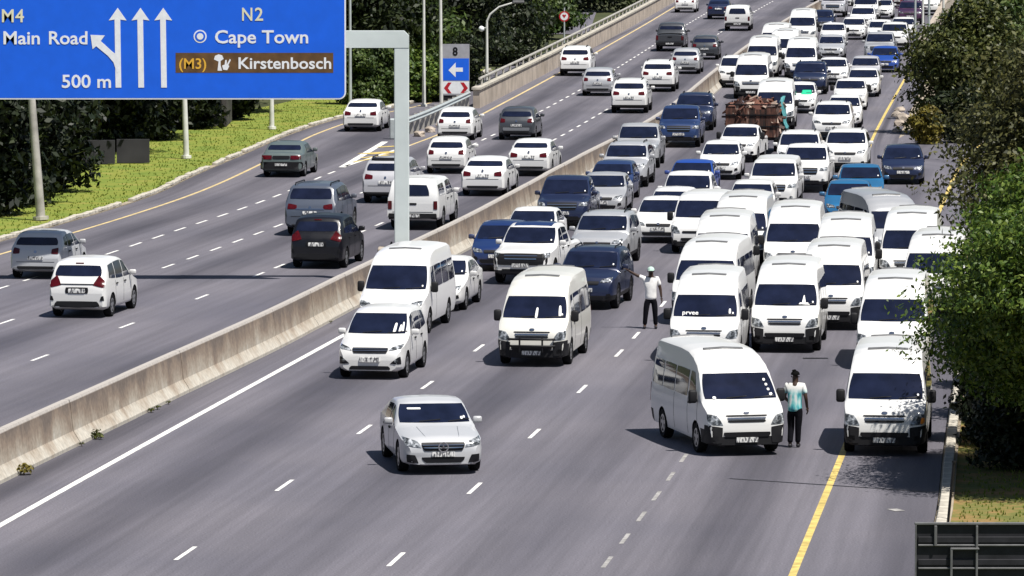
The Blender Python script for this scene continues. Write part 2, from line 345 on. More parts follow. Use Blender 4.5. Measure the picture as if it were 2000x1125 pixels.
# painted markings: each stroke is a piece of the road
def strip(c, y0, y1, w, mat, name, step=3.0, z=.005):
    ys = list(np.arange(y0, y1, step))+[y1]; V = []; F = []
    for y in ys: V += [(c(y)-w/2, y, z), (c(y)+w/2, y, z)]
    for i in range(len(ys)-1): F.append([2*i, 2*i+1, 2*i+3, 2*i+2])
    return ob(name, mesh(name, V, F, mat), road)
strip(cA, 84, 620, .165, 'linewhite', 'edge_line')
strip(lambda y: cD(y), 224, 620, .13, 'lineyellow', 'edge_line')
strip(cE, 82, 300, .15, 'lineyellow', 'edge_line')
strip(cLd, 120, 300, .14, 'lineyellowpale', 'edge_line')
strip(lambda y: cLc(y)+.1, 238, 600, .14, 'lineyellowpale', 'edge_line')
strip(lambda y: cD(y)+.2+(y-222)*.06, 222, 246, .16, 'linewhite', 'gore_line')
def dashes(c, ys, ln, w, mat):
    for y in ys: strip(c, y-ln/2, y+ln/2, w, mat, 'lane_dash', step=5)
dashes(cB, [95.4, 106.9, 118.15, 129.3, 139.8, 149.9]+list(np.arange(160, 460, 10.2)), 2.0, .095, 'linewhite')
dashes(cC, [94.2, 106, 117.6, 128.4, 138.8, 148.4, 153.7]+list(np.arange(164, 460, 10.2)), 2.0, .095, 'linewhite')
dashes(cD, list(np.arange(91.4, 225, 3.55)), 1.6, .09, 'lineworn')
dashes(cLa, list(np.arange(127.7, 172, 9.7))+[175, 178.4]+list(np.arange(182, 460, 3.9)), 1.7, .10, 'linewhite')
dashes(cLb, list(np.arange(140, 175, 6))+list(np.arange(178.4, 460, 3.7)), 1.7, .10, 'linewhite')
dashes(cLc, list(np.arange(148, 231, 3.62)), 1.8, .10, 'linewhite')
# exit gore: white chevron edge and yellow hatching
g0, g1 = G(668, 327), G(752, 277)
def bar(p, q, w, mat, name, z=.009):
    p = Vector(p); q = Vector(q); d = (q-p).normalized(); n = Vector((d.y, -d.x, 0))*w/2
    return ob(name, mesh(name, [(*(p-n).xy, z), (*(p+n).xy, z), (*(q+n).xy, z), (*(q-n).xy, z)], [[0, 1, 2, 3]], mat), road)
bar(g0, g1, .3, 'linewhite', 'gore_line')
bar(g0+Vector((.1, .6, 0)), G(800, 284), .16, 'linewhite', 'gore_line')
for a, b, w in (((690, 317), (728, 310), .2), ((712, 301), (772, 297), .9), ((735, 288), (790, 285), .5), ((705, 309), (760, 303), .3)):
    bar(G(*a), G(*b), w, 'lineyellow', 'hatch_stroke', .014)
bar(G(1740, 997), G(1760, 996), .4, 'lineworn', 'old_mark')
# crack / drain line across the right lanes
bar(G(1425, 935), G(1830, 962), .09, 'trim', 'expansion_joint', .006)
bar(G(1568, 700), G(1617, 700), .3, 'trim', 'expansion_joint', .006)

# ------------------------------------------------------------------ median barrier in cast segments
PROF = [(-.33, 0), (-.33, .08), (-.17, .33), (-.10, .98), (-.07, 1.05), (.07, 1.05), (.10, .98), (.17, .33), (.33, .08), (.33, 0)]
bar_root = empty('median_barrier', (cBar(150), 150, 0)); tag(bar_root, 'stained concrete median barrier curving between the two carriageways', 'barrier')
LENS = [0]
for a, b in zip(PROF[:-1], PROF[1:]): LENS.append(LENS[-1]+math.dist(a, b))
y = 84.0
while y < 560:
    seg = 6.0 if y < 330 else 14.0
    V = []; F = []; UV = []; ys = np.linspace(y, y+seg-.03, 4)
    jx = random.uniform(-.012, .012)
    for yy in ys:
        s_ = slope(cBar, yy); n = Vector((1, -s_)).normalized()
        for (ox, oz) in PROF:
            V.append((cBar(yy)+n.x*(ox+jx)-bar_root.location.x, yy+n.y*ox-150, oz)); UV.append((yy, oz/1.05))
    k = len(PROF)
    for i in range(3):
        for j in range(k-1): F.append([i*k+j, i*k+j+1, (i+1)*k+j+1, (i+1)*k+j])
    F += [list(range(k)), [3*k+j for j in range(k)][::-1]]
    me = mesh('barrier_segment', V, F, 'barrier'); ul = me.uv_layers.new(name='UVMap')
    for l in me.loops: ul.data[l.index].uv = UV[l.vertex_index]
    ob('barrier_segment', me, bar_root); y += seg

# left parapet with rail and posts, guardrail at the nose
pr = empty('bridge_parapet', (cLc(290), 290, 0)); tag(pr, 'pale concrete parapet with a steel rail on top, left of the far lanes', 'parapet')
def off(c, y, d): s_ = slope(c, y); n = Vector((1, -s_)).normalized(); return Vector((c(y)+n.x*d, y+n.y*d, 0))
def wallmesh(ys, c, d0, d1, z0, z1, org, name, mat):
    V = []; F = []
    for yy in ys:
        a = off(c, yy, d0)-org; b = off(c, yy, d1)-org
        V += [(a.x, a.y, z0), (b.x, b.y, z0), (b.x, b.y, z1), (a.x, a.y, z1)]
    for i in range(len(ys)-1):
        for j in range(4): F.append([i*4+j, i*4+(j+1) % 4, (i+1)*4+(j+1) % 4, (i+1)*4+j])
    e = (len(ys)-1)*4; F += [[0, 3, 2, 1], [e, e+1, e+2, e+3]]
    return mesh(name, V, F, mat)
org = Vector((cLc(290), 290, 0))
for y0 in np.arange(281, 560, 9.0):
    ob('wall_panel', wallmesh(np.linspace(y0, y0+8.96, 5), cLc, -.95, -.6, 0, .95, org, 'wall_panel', 'parapet'), pr)
ob('coping', wallmesh(np.arange(280.9, 566, 3.0), cLc, -1.02, -.53, .952, 1.06, org, 'coping', 'kerbstone'), pr)
mb = MB(); mb.tube([off(cLc, yy, -.8)-org+Vector((0, 0, 1.42)) for yy in np.arange(283, 566, 4.0)], .075, 8); ob('rail', mb.mesh('rail', 'steelpost', 60), pr)
pm = MB().tube([(0, 0, 1.05), (0, 0, 1.40)], .06, 6).mesh('rail_post', 'steelpost')
for yy in np.arange(284, 562, 4.0): ob('rail_post', pm, pr, loc=off(cLc, yy, -.8)-org)
gr = empty('guardrail', off(cLc, 262, -1.0)); tag(gr, 'steel guardrail leading from the exit gore to the pale parapet', 'guardrail')
go = gr.location.copy()
W_ = [(-.02, .45), (.05, .52), (-.02, .60), (.05, .68), (-.02, .76)]
gys = np.arange(253, 281.5, 2.0)
V = []; F = []
for yy in gys:
    b = off(cLc, yy, -1.1)-go
    for (ox, oz) in W_: V.append((b.x+ox, b.y, oz+.12))
for i in range(len(gys)-1):
    for j in range(4): F.append([i*5+j, i*5+j+1, (i+1)*5+j+1, (i+1)*5+j])
ob('rail', mesh('rail', V, F, 'galv', 60), gr)
gp = MB().box(-.28, -.05, -.07, .07, 0, .86).mesh('post', 'steelpost')
for yy in gys[::1]: ob('post', gp, gr, loc=off(cLc, yy, -1.1)-go)
mb = MB().box(-.5, .35, -.35, .1, 0, .95, None, .06); ob('end_terminal', mb.mesh('end_terminal', 'galv'), gr, loc=off(cLc, 252.6, -1.1)-go)
for i in range(6):
    q = off(cLc, 254+i*4.2+random.random(), -.55)
    bm = bmesh.new(); bmesh.ops.create_icosphere(bm, subdivisions=2, radius=.3)
    for v in bm.verts: v.co *= random.uniform(.75, 1.15); v.co.z *= .6
    me = bpy.data.meshes.new('boulder'); bm.to_mesh(me); bm.free(); me.materials.append(M['rock'])
    o = ob('boulder', me, loc=(q.x, q.y, .1)); tag(o, f'{["nearest", "second", "third", "fourth", "fifth", "farthest"][i]} pale boulder at the foot of the steel guardrail, counted from its near end', 'rock', 'boulders under the guardrail')

# kerbs, stone by stone
kerb_l = ob('left_kerb', wallmesh(np.arange(130, 330, 4.0), cLk, -.32, -.05, -.05, .015, Vector((0, 0, 0)), 'left_kerb', 'soil')); kerb_l['kind'] = 'structure'
kerb_r = ob('right_kerb', wallmesh(np.arange(82, 200, 4.0), cR, .02, .34, -.05, .015, Vector((0, 0, 0)), 'right_kerb', 'soil')); kerb_r['kind'] = 'structure'
ks = [MB().box(-.11, .11, -.48, .48, 0, .13, None, .025).mesh('kerb_stone', 'kerbstone')]
for yy in np.arange(150, 326, 1.0):
    if random.random() < .06: continue
    q = off(cLk, yy, -.18)
    ob('kerb_stone', ks[0], kerb_l, loc=(q.x+random.uniform(-.02, .02), q.y, random.uniform(-.01, .03)), rot=(random.uniform(-.03, .03), random.uniform(-.05, .05), -math.atan(slope(cLk, yy))+random.uniform(-.03, .03)))
for yy in np.arange(84, 150, 1.0):
    q = off(cR, yy, .17); ob('kerb_stone', ks[0], kerb_r, loc=(q.x, q.y, random.uniform(0, .02)), rot=(0, 0, -math.atan(slope(cR, yy))))


def lerp(a, b, t): return a+(b-a)*t
# text helper
def text_mesh(s, size, name='lettering', bold=0.0, ext=.004, space=1.0):
    cu = bpy.data.curves.new(name, 'FONT'); cu.body = s; cu.size = size; cu.extrude = ext; cu.offset = bold; cu.space_character = space; cu.resolution_u = 3
    o = bpy.data.objects.new(name, cu); C.objects.link(o); dg = bpy.context.evaluated_depsgraph_get(); dg.update()
    me = bpy.data.meshes.new_from_object(o.evaluated_get(dg)); bpy.data.objects.remove(o); bpy.data.curves.remove(cu); me.name = name
    return me
def text_fit(s, w, h, name='lettering', bold=0.01):
    """text mesh with its lower left corner at the origin, w wide, capitals h high (upright in XZ, facing -Y)"""
    me = text_mesh(s, 1.0, name, bold); ref = text_mesh('H', 1.0, 'ref', bold)
    X = np.array([v.co[:] for v in me.vertices]); Hh = max(v.co.y for v in ref.vertices); bpy.data.meshes.remove(ref)
    x0, x1 = X[:, 0].min(), X[:, 0].max()
    for v in me.vertices: v.co = Vector(((v.co.x-x0)/(x1-x0)*w, -v.co.z, v.co.y/Hh*h))
    me.materials.clear(); me.update(); return me

# ------------------------------------------------------------------ gantry and direction sign
gp_ = G(785, 487, 1.05); GX, GY = gp_.x, gp_.y
def onplane(u, v, Y):
    """spot on an upright plane at distance Y"""
    a = (u-1000)/FOC; b = -(v-562.5)/FOC; dy = math.cos(PITCH)+b*math.sin(PITCH); dz = -math.sin(PITCH)+b*math.cos(PITCH); t = Y/dy
    return Vector((a*t, Y, CAM_H+dz*t))
gan = empty('sign_gantry', (GX, GY, 0)); tag(gan, 'pale grey steel gantry post standing on the median barrier and holding the blue sign', 'gantry')
ztop = onplane(785, 60, GY).z; zb_ = onplane(785, 93, GY).z
ob('plinth', MB().box(-.75, .75, -.55, .55, 0, 1.12, None, .05).mesh('plinth', 'parapet'), gan)
ob('base_plate', MB().box(-.4, .4, -.34, .34, 1.12, 1.18, None, .01).mesh('base_plate', 'trim'), gan)
for sx_ in (-.33, .33):
    for sy_ in (-.27, .27): ob('bolt', MB().tube([(sx_, sy_, 1.18), (sx_, sy_, 1.27)], .03, 8).mesh('bolt', 'trim'), gan)
hw = .23
outl = [(-hw, 1.18), (hw, 1.18), (hw*.97, ztop-.16), (hw*.97-.16, ztop), (-11.5, ztop), (-11.5, zb_), (-hw, zb_)]
def gprism(poly, d0, d1): return MB().prism(poly, lambda q: Vector((q[0], d1, q[1])), lambda q: Vector((q[0], d0, q[1])))
# post and arm each as its own steel box
ob('post', MB().box(-hw, hw, -.19, .19, 1.18, zb_, None, .03).mesh('post', 'gantrypaint'), gan)
ob('arm', gprism([(-11.5, zb_+.001), (hw, zb_+.001), (hw, ztop-.15), (hw-.15, ztop), (-11.5, ztop)], -.2, .2).mesh('arm', 'gantrypaint'), gan)
SY = GY-.45
sg = empty('direction_sign', (0, SY, 0)); tag(sg, 'big blue overhead road sign with white lane arrows to Cape Town', 'road sign')
def sp(u, v): q = onplane(u, v, SY); return (q.x, q.z)
x1, z0 = sp(676, 194); x0, z1 = sp(-150, -55)
def rrect(x0, x1, z0, z1, r, n=6):
    P_ = []
    for cx, cz, a0 in ((x1-r, z0+r, -90), (x1-r, z1-r, 0), (x0+r, z1-r, 90), (x0+r, z0+r, 180)):
        for k in range(n+1): a = math.radians(a0+90*k/n); P_.append((cx+r*math.cos(a), cz+r*math.sin(a)))
    return P_
def flat(name, polys, mat, d, parent=sg, th=.004):
    mb = MB()
    for P_ in polys: mb.add([(x, -d, z) for x, z in P_]+[(x, -d+th, z) for x, z in P_], [list(range(len(P_))), [len(P_)+i for i in range(len(P_))][::-1]]+[[i, len(P_)+i, len(P_)+(i+1) % len(P_), (i+1) % len(P_)] for i in range(len(P_))])
    return ob(name, mb.mesh(name, mat), parent)
ob('panel', gprism(rrect(x0, x1, z0, z1, .22), -.02, .06).mesh('panel', 'signwhite'), sg)
flat('blue_field', [rrect(x0+.045, x1-.045, z0+.045, z1-.045, .18)], 'signblue', .026)
for k in range(6): ob('bracket', MB().box(x0+.6+k*2.1, x0+.7+k*2.1, .06, .26, z0+.3, z1-.3).mesh('bracket', 'galv'), sg)
def lettering(s, u0, u1, vbase, cap, mat, bold=.012):
    a = sp(u0, vbase); b = sp(u1, vbase); c = sp(u0, vbase-cap)
    me = text_fit(s, b[0]-a[0], c[1]-a[1], 'lettering', bold); return ob('lettering', me, sg, mat, loc=(a[0], -.034, a[1]))
lettering('M', 4, 27, 43, 25, 'signcream'); lettering('4', 30, 47, 43, 25, 'signcream'); lettering('Main', 7, 78, 86, 25, 'signwhite', .016); lettering('Road', 96, 171, 86, 25, 'signwhite', .016)
lettering('N', 473, 493, 40, 25, 'signcream'); lettering('2', 498, 514, 40, 25, 'signcream'); lettering('Cape Town', 420, 602, 84, 25, 'signwhite', .016)
lettering('500 m', 121, 217, 171, 25, 'signwhite', .016)
flat('brown_panel', [[sp(343, 142), sp(651, 142), sp(651, 103), sp(343, 103)]], 'signbrown', .031)
lettering('(M3)', 350, 403, 134, 20, 'signyellow'); lettering('Kirstenbosch', 466, 647, 134, 22, 'signwhite', .016)
def pxpoly(pts): return [sp(*q) for q in pts]
for uc in (230, 274.5, 319):
    w = 5.6; flat('lane_arrow', [pxpoly([(uc-w+1.5, 171), (uc+w+1.5, 171), (uc+w-.5, 38), (uc+17.5, 40), (uc, 15), (uc-17.5, 40), (uc-w-.5, 38)])], 'signwhite', .036)
flat('exit_arrow', [pxpoly([(228, 142), (222, 122), (211, 109), (188, 90), (181, 96), (177, 68), (205, 69), (197, 80), (219, 100), (227, 106), (229, 100), (233, 140)])], 'signwhite', .0385)
def disc(u, v, r, n=24): return [sp(u+r*math.cos(2*math.pi*k/n), v+r*math.sin(2*math.pi*k/n)) for k in range(n)][::-1]
flat('centre_symbol', [disc(391, 71, 12.8)], 'signwhite', .032); flat('centre_symbol', [disc(391, 71, 10.2)], 'signblue', .037); flat('centre_symbol', [disc(391, 71, 6.4)], 'signwhite', .042)
flat('garden_symbol', [pxpoly([(418, 116), (420, 109), (427, 106), (434, 108), (437, 115), (431, 119), (431, 128), (434, 138), (425, 138), (427, 120)])], 'signwhite', .035)
flat('garden_symbol', [pxpoly([(434, 128), (439, 126), (440, 117), (443, 117), (443, 126), (449, 115), (451, 117), (446, 127), (448, 129), (444, 137), (436, 136)])], 'signwhite', .035)

# ------------------------------------------------------------------ lamp posts and small signs
def lamp_post(u, v, h, label, lean=0, arm=0, mat='whitepost', r=.11, group='lamp posts along the road', globe=False):
    q = G(u, v); root = empty('lamp_post', q); tag(root, label, 'lamp post', group)
    root.rotation_euler = (0, -math.radians(lean), 0)
    ob('pole', MB().tube([(0, 0, 0), (0, 0, h*.5), (0, 0, h)], [r, r*.8, r*.6], 12).mesh('pole', mat, 50), root)
    ob('base_flange', MB().tube([(0, 0, 0), (0, 0, .12)], r*1.7, 12).mesh('base_flange', mat), root)
    if arm:
        ob('arm', MB().tube([(0, 0, h-.05), (arm*.12, 0, h+.35), (arm*.45, 0, h+.75), (arm, 0, h+1.0)], [r*.6, r*.55, r*.5, r*.45], 8).mesh('arm', mat, 60), root)
        ob('lantern', MB().box(arm-.1 if arm > 0 else arm-.55, arm+.55 if arm > 0 else arm+.1, -.13, .13, h+.95, h+1.1, None, .04).mesh('lantern', 'alu'), root)
    if globe:
        bm = bmesh.new(); bmesh.ops.create_uvsphere(bm, u_segments=12, v_segments=8, radius=.16); me = bpy.data.meshes.new('camera_dome'); bm.to_mesh(me); bm.free(); me.materials.append(M['signwhite'])
        ob('camera_dome', me, root, loc=(-.3, 0, h-.45)); ob('bracket', MB().tube([(-.25, 0, h-.4), (0, 0, h-.4)], .03, 6).mesh('bracket', mat), root)
    return root
lamp_post(80, 429, 9, 'leaning pale lamp post at the far left, on the grass verge under the blue sign', lean=4.0, mat='steelpost', r=.17, arm=2)
lamp_post(364, 309, 9, 'pale lamp post on the verge under the middle of the blue sign', lean=1.6, r=.13, arm=2)
lamp_post(531, 252, 9, 'slim lamp post on the verge under the right half of the blue sign', lean=.6, r=.12, arm=2)
lamp_post(684, 214, 9, 'slim grey post just right of the blue sign edge', r=.09, mat='galv', arm=2)
lamp_post(828, 208, 6.3, 'curved lamp post beside the bushes right of the gantry', r=.10, arm=1.2)
lamp_post(862, 210, 9, 'straight white post touching the board numbered 8', r=.10, arm=2, lean=.4)
lamp_post(951, 172, 3.7, 'lamp post with a curved arm and a white dome at the start of the parapet', r=.10, arm=1.5, globe=True)
for u, v, t_ in ((1787, 104, 'leftmost of the lamp posts by the trees at the top right'), (1802, 108, 'second from the left of the lamp posts at the top right'), (1814, 110, 'third from the left of the lamp posts at the top right'), (1842, 124, 'fourth from the left of the lamp posts at the top right'), (1868, 128, 'rightmost of the lamp posts at the top right, against the foliage')):
    lamp_post(u, v, 9, t_, r=.085, mat='whitepost' if u in (1802, 1842) else 'galv', arm=2, group='posts at the top right')

BY = 283.5
bd = empty('marker_board', (onplane(890, 200, BY).x, BY, 0)); tag(bd, 'tall exit board numbered 8 with a white arrow on blue and red chevrons', 'road sign')
bx_ = bd.location.x
def bp(u, v): q = onplane(u, v, BY); return (q.x-bx_, q.z)
def bflat(name, pts, mat, d): return flat(name, [[bp(*q) for q in pts]], mat, d, bd)
a, b = bp(863, 186), bp(917, 86)
ob('panel', MB().box(a[0], b[0], -.03, .03, a[1], b[1]).mesh('panel', 'signgrey'), bd)
bflat('blue_field', [(865, 157), (916, 157), (916, 114), (865, 114)], 'signblue', .036)
bflat('arrow', [(876, 137), (890, 122), (890, 132), (904, 132), (904, 140), (890, 140), (890, 151)], 'signwhite', .042)
bflat('chevron_field', [(865, 183), (916, 183), (916, 159), (865, 159)], 'signwhite', .036)
bflat('chevron', [(867, 172), (875, 161), (882, 161), (875, 172), (882, 182), (875, 182)], 'signred', .042)
bflat('chevron', [(914, 172), (906, 182), (899, 182), (906, 172), (899, 161), (906, 161)], 'signred', .042)
a2, c2 = bp(884, 108), bp(894, 92); ob('lettering', text_fit('8', c2[0]-a2[0], c2[1]-a2[1], 'lettering', .03), bd, 'trim', loc=(a2[0], -.038, a2[1]))
ob('skirt', MB().box(a[0]+.05, b[0]-.1, .0, .08, 0, a[1]).mesh('skirt', 'plastic'), bd)
for x in (a[0]+.03, b[0]-.12): ob('post', MB().box(x, x+.09, .03, .12, 0, b[1]-.1).mesh('post', 'galv'), bd)
# round signs
def round_sign(u, v, base_v, r, label, face, ring, name='round_sign'):
    q = G(u, base_v); c = onplane(u, v, q.y); root = empty(name, (q.x, q.y, 0)); tag(root, label, 'road sign')
    ob('post', MB().tube([(0, .04, 0), (0, .04, c.z+(4 if ring == 'signred' else .2))], .055, 8).mesh('post', 'galv', 60), root)
    circ = lambda rr: [(rr*math.cos(2*math.pi*k/28), c.z+rr*math.sin(2*math.pi*k/28)) for k in range(28)]
    flat('disc', [circ(r)], ring, .01, root, .02); flat('disc_face', [circ(r*.74)], face, .016, root)
    return root, c.z
rs, z = round_sign(1102, 32, 92, .34, 'round red-rimmed sign on a tall pole behind the parapet', 'signwhite', 'signred')
flat('heart_mark', [[(-.13, z+.08), (-.07, z+.14), (0, z+.08), (.07, z+.14), (.13, z+.08), (0, z-.12)]], 'signred', .023, rs)
rs, z = round_sign(721, 127, 200, .32, 'weathered round sign on a short pole in the bushes beyond the gantry', 'signgrey', 'signback')
flat('mark', [[(-.035, z-.14), (.035, z-.14), (.035, z+.14), (-.035, z+.14)]], 'signback', .023, rs)
# back of a road sign at the lower right corner
RY = 80.0
bs = empty('reversed_road_sign', (onplane(1900, 1060, RY).x, RY, 0)); tag(bs, 'dark back of a road sign with aluminium stiffeners in the lower right corner', 'road sign')
ox = bs.location.x
def rp(u, v): q = onplane(u, v, RY); return (q.x-ox, q.z)
a, b = rp(1788, 1250), rp(2090, 1022)
ob('panel', MB().box(a[0], b[0], .02, .05, a[1], b[1]).mesh('panel', 'signback'), bs)
def rbar(u0, v0, u1, v1, d, mat='alu', nm='stiffener'): 
    p_, q_ = rp(u0, v1), rp(u1, v0); return ob(nm, MB().box(p_[0], q_[0], -d, .019, p_[1], q_[1], None, .008).mesh(nm, mat), bs)
rbar(1786, 1020, 2092, 1025, .03, 'alu', 'top_edge'); rbar(1786, 1025, 1790, 1250, .03, 'alu', 'side_edge')
for v in (1063, 1108, 1150, 1195): rbar(1793, v, 2088, v+3.5, .03)
for v in (1048, 1092): rbar(1793, v, 2088, v+12, .012, 'signback', 'rib')
rbar(1824, 1026, 1830, 1066, .05); rbar(1904, 1026, 1910, 1250, .05); rbar(2021, 1026, 2027, 1250, .05)
for x in (rp(1907, 1100)[0], rp(2024, 1100)[0]): ob('post', MB().box(x-.05, x+.05, .055, .17, 0, b[1]-.2).mesh('post', 'galv'), bs)
rbar(1856, 1069, 1912, 1073, .07); rbar(1855, 1070, 1860, 1125, .07)
q = G(1851, 1026); pl = empty('thin_pole', q); tag(pl, 'thin dark pole at the right kerb rising towards the leafy tree', 'pole'); pl.rotation_euler = (0, math.radians(5.2), 0)
ob('shaft', MB().tube([(0, 0, 0), (0, 0, 1.28)], .028, 8).mesh('shaft', 'trim'), pl); ob('cap', MB().tube([(0, 0, 1.28), (0, 0, 1.32)], .045, 8).mesh('cap', 'trim'), pl)

# pale retaining wall, top right
rw = empty('retaining_wall', (26, 345, 0)); tag(rw, 'low sandy retaining wall beside the road at the top right', 'wall')
wp = [(1788, 122), (1806, 90), (1822, 62), (1838, 32), (1852, 8), (1866, -15)]
for (p_, q_) in zip(wp[:-1], wp[1:]):
    A_, B_ = G(*p_)-rw.location, G(*q_)-rw.location; d = (B_-A_).normalized(); n = Vector((-d.y, d.x, 0))*-.4; B_ = B_-d*.05
    mb = MB().prism([(0, 0), (1, 0), (1, 1.1), (0, 1.1)], lambda s_: A_.lerp(B_, s_[0])+Vector((0, 0, s_[1])), lambda s_: A_.lerp(B_, s_[0])+n+Vector((0, 0, s_[1])))
    ob('wall_panel', mb.mesh('wall_panel', 'parapet'), rw)
for i, (u, v, s_) in enumerate(((1752, 228, .3), (1757, 246, .34), (1752, 258, .24), (1764, 236, .4), (1757, 218, .28))):
    bm = bmesh.new(); bmesh.ops.create_icosphere(bm, subdivisions=2, radius=s_)
    for v_ in bm.verts: v_.co *= random.uniform(.78, 1.15); v_.co.z *= .7
    me = bpy.data.meshes.new('boulder'); bm.to_mesh(me); bm.free(); me.materials.append(M['rock']); q = G(u, v)
    o = ob('boulder', me, loc=(q.x, q.y, s_*.25)); tag(o, ['boulder at the yellow line, left in the rock pile', 'lowest boulder of the rock pile near the yellow bush', 'smallest boulder nearest the on-ramp in the rock pile', 'largest boulder of the rock pile under the dark tree', 'topmost boulder of the rock pile beside the yellow line'][i], 'rock', 'boulders in the gore')

# house and garden wall under the trees at the left
hp = G(205, 262); hs = empty('house', (hp.x-1.2, hp.y+6, 0)); tag(hs, 'shaded grey house behind the trees under the blue sign', 'house')
ob('wall', MB().box(-3.4, -.9, -.1, 5, 0, 5).mesh('wall', 'plastershade'), hs); ob('wing', MB().box(-.9, 6.5, .9, 6, 0, 4.2).mesh('wing', 'plasterdark'), hs)
for k, x in enumerate((.6, 2.4, 4.4)):
    w_ = ob('window', MB().box(x, x+.9, .86, .899, 1.5, 2.6).mesh('window', 'whitepost'), hs); ob('pane', MB().box(x+.07, x+.83, .84, .859, 1.57, 2.53).mesh('pane', 'glass'), w_)
w_ = ob('window', MB().box(-2.6, -1.8, -.14, -.101, 2.4, 3.4).mesh('window', 'whitepost'), hs); ob('pane', MB().box(-2.53, -1.87, -.16, -.141, 2.47, 3.33).mesh('pane', 'glass'), w_)
ob('roof', MB().prism([(-3.8, 4.25), (7, 4.25), (5.5, 6.4), (-2.2, 6.4)], lambda s_: Vector((s_[0], -.4+(s_[1]-4.25), s_[1]+(.8 if s_[0] < -9 else 0))), lambda s_: Vector((s_[0], 6.4-(s_[1]-4.25), s_[1]))).mesh('roof', 'rooftile'), hs)
gw = empty('garden_wall', G(180, 322)); tag(gw, 'low grey plastered garden wall behind the grass verge at the left', 'wall')
for k in range(3): ob('wall_panel', MB().box(-1.9+k*1.42, -.52+k*1.42, 0, .2, 0, 1.0).mesh('wall_panel', 'plastershade'), gw, loc=(0, k*.7, 0))

# ------------------------------------------------------------------ people
def skinned(name, joints, edges, mat, parent, sub=2, rootj=None):
    names = list(joints); me = bpy.data.meshes.new(name); me.from_pydata([joints[n][:3] for n in names], [(names.index(a), names.index(b)) for a, b in edges], [])
    o = bpy.data.objects.new(name, me); C.objects.link(o); md = o.modifiers.new('skin', 'SKIN'); md.use_smooth_shade = True
    for n, sv in zip(names, me.skin_vertices[0].data):
        r = joints[n][3]; sv.radius = (r, joints[n][4] if len(joints[n]) > 4 else r); sv.use_root = (n == (rootj or names[0]))
    o.modifiers.new('sub', 'SUBSURF').levels = sub
    dg = bpy.context.evaluated_depsgraph_get(); dg.update(); res = bpy.data.meshes.new_from_object(o.evaluated_get(dg)); bpy.data.objects.remove(o)
    res.materials.clear(); res.materials.append(M[mat]); res.polygons.foreach_set('use_smooth', [True]*len(res.polygons))
    return ob(name, res, parent)
def merged(name, objs, parent, mat):
    mb = MB()
    for o in objs:
        mb.add([v.co.copy() for v in o.data.vertices], [list(p_.vertices) for p_ in o.data.polygons]); bpy.data.objects.remove(o)
    me = mb.mesh(name, mat); me.polygons.foreach_set('use_smooth', [True]*len(me.polygons)); return ob(name, me, parent)
def fingers(w, d, up, side):
    """five short finger chains from wrist w along d"""
    J = {}; E_ = []; w = Vector(w); d = Vector(d).normalized(); s = Vector(side).normalized(); up = Vector(up).normalized()
    J['w'] = (*w, .03); J['p'] = (*(w+d*.07), .038, .02)
    E_ = [('w', 'p')]
    for k, ln in enumerate((.072, .082, .076, .06)):
        o_ = (k-1.5)*.021; a = w+d*.09+s*o_; b = a+d*ln*.55-up*.012; c = b+d*ln*.5-up*.022
        for n, q in (('a', a), ('b', b), ('c', c)): J[f'{n}{k}'] = (*q, .0105)
        E_ += [('p', f'a{k}'), (f'a{k}', f'b{k}'), (f'b{k}', f'c{k}')]
    a = w+d*.035+s*-.035; b = a+d*.04-s*.028; J['t1'] = (*a, .013); J['t2'] = (*b, .011); E_ += [('w', 't1'), ('t1', 't2')]
    return J, E_
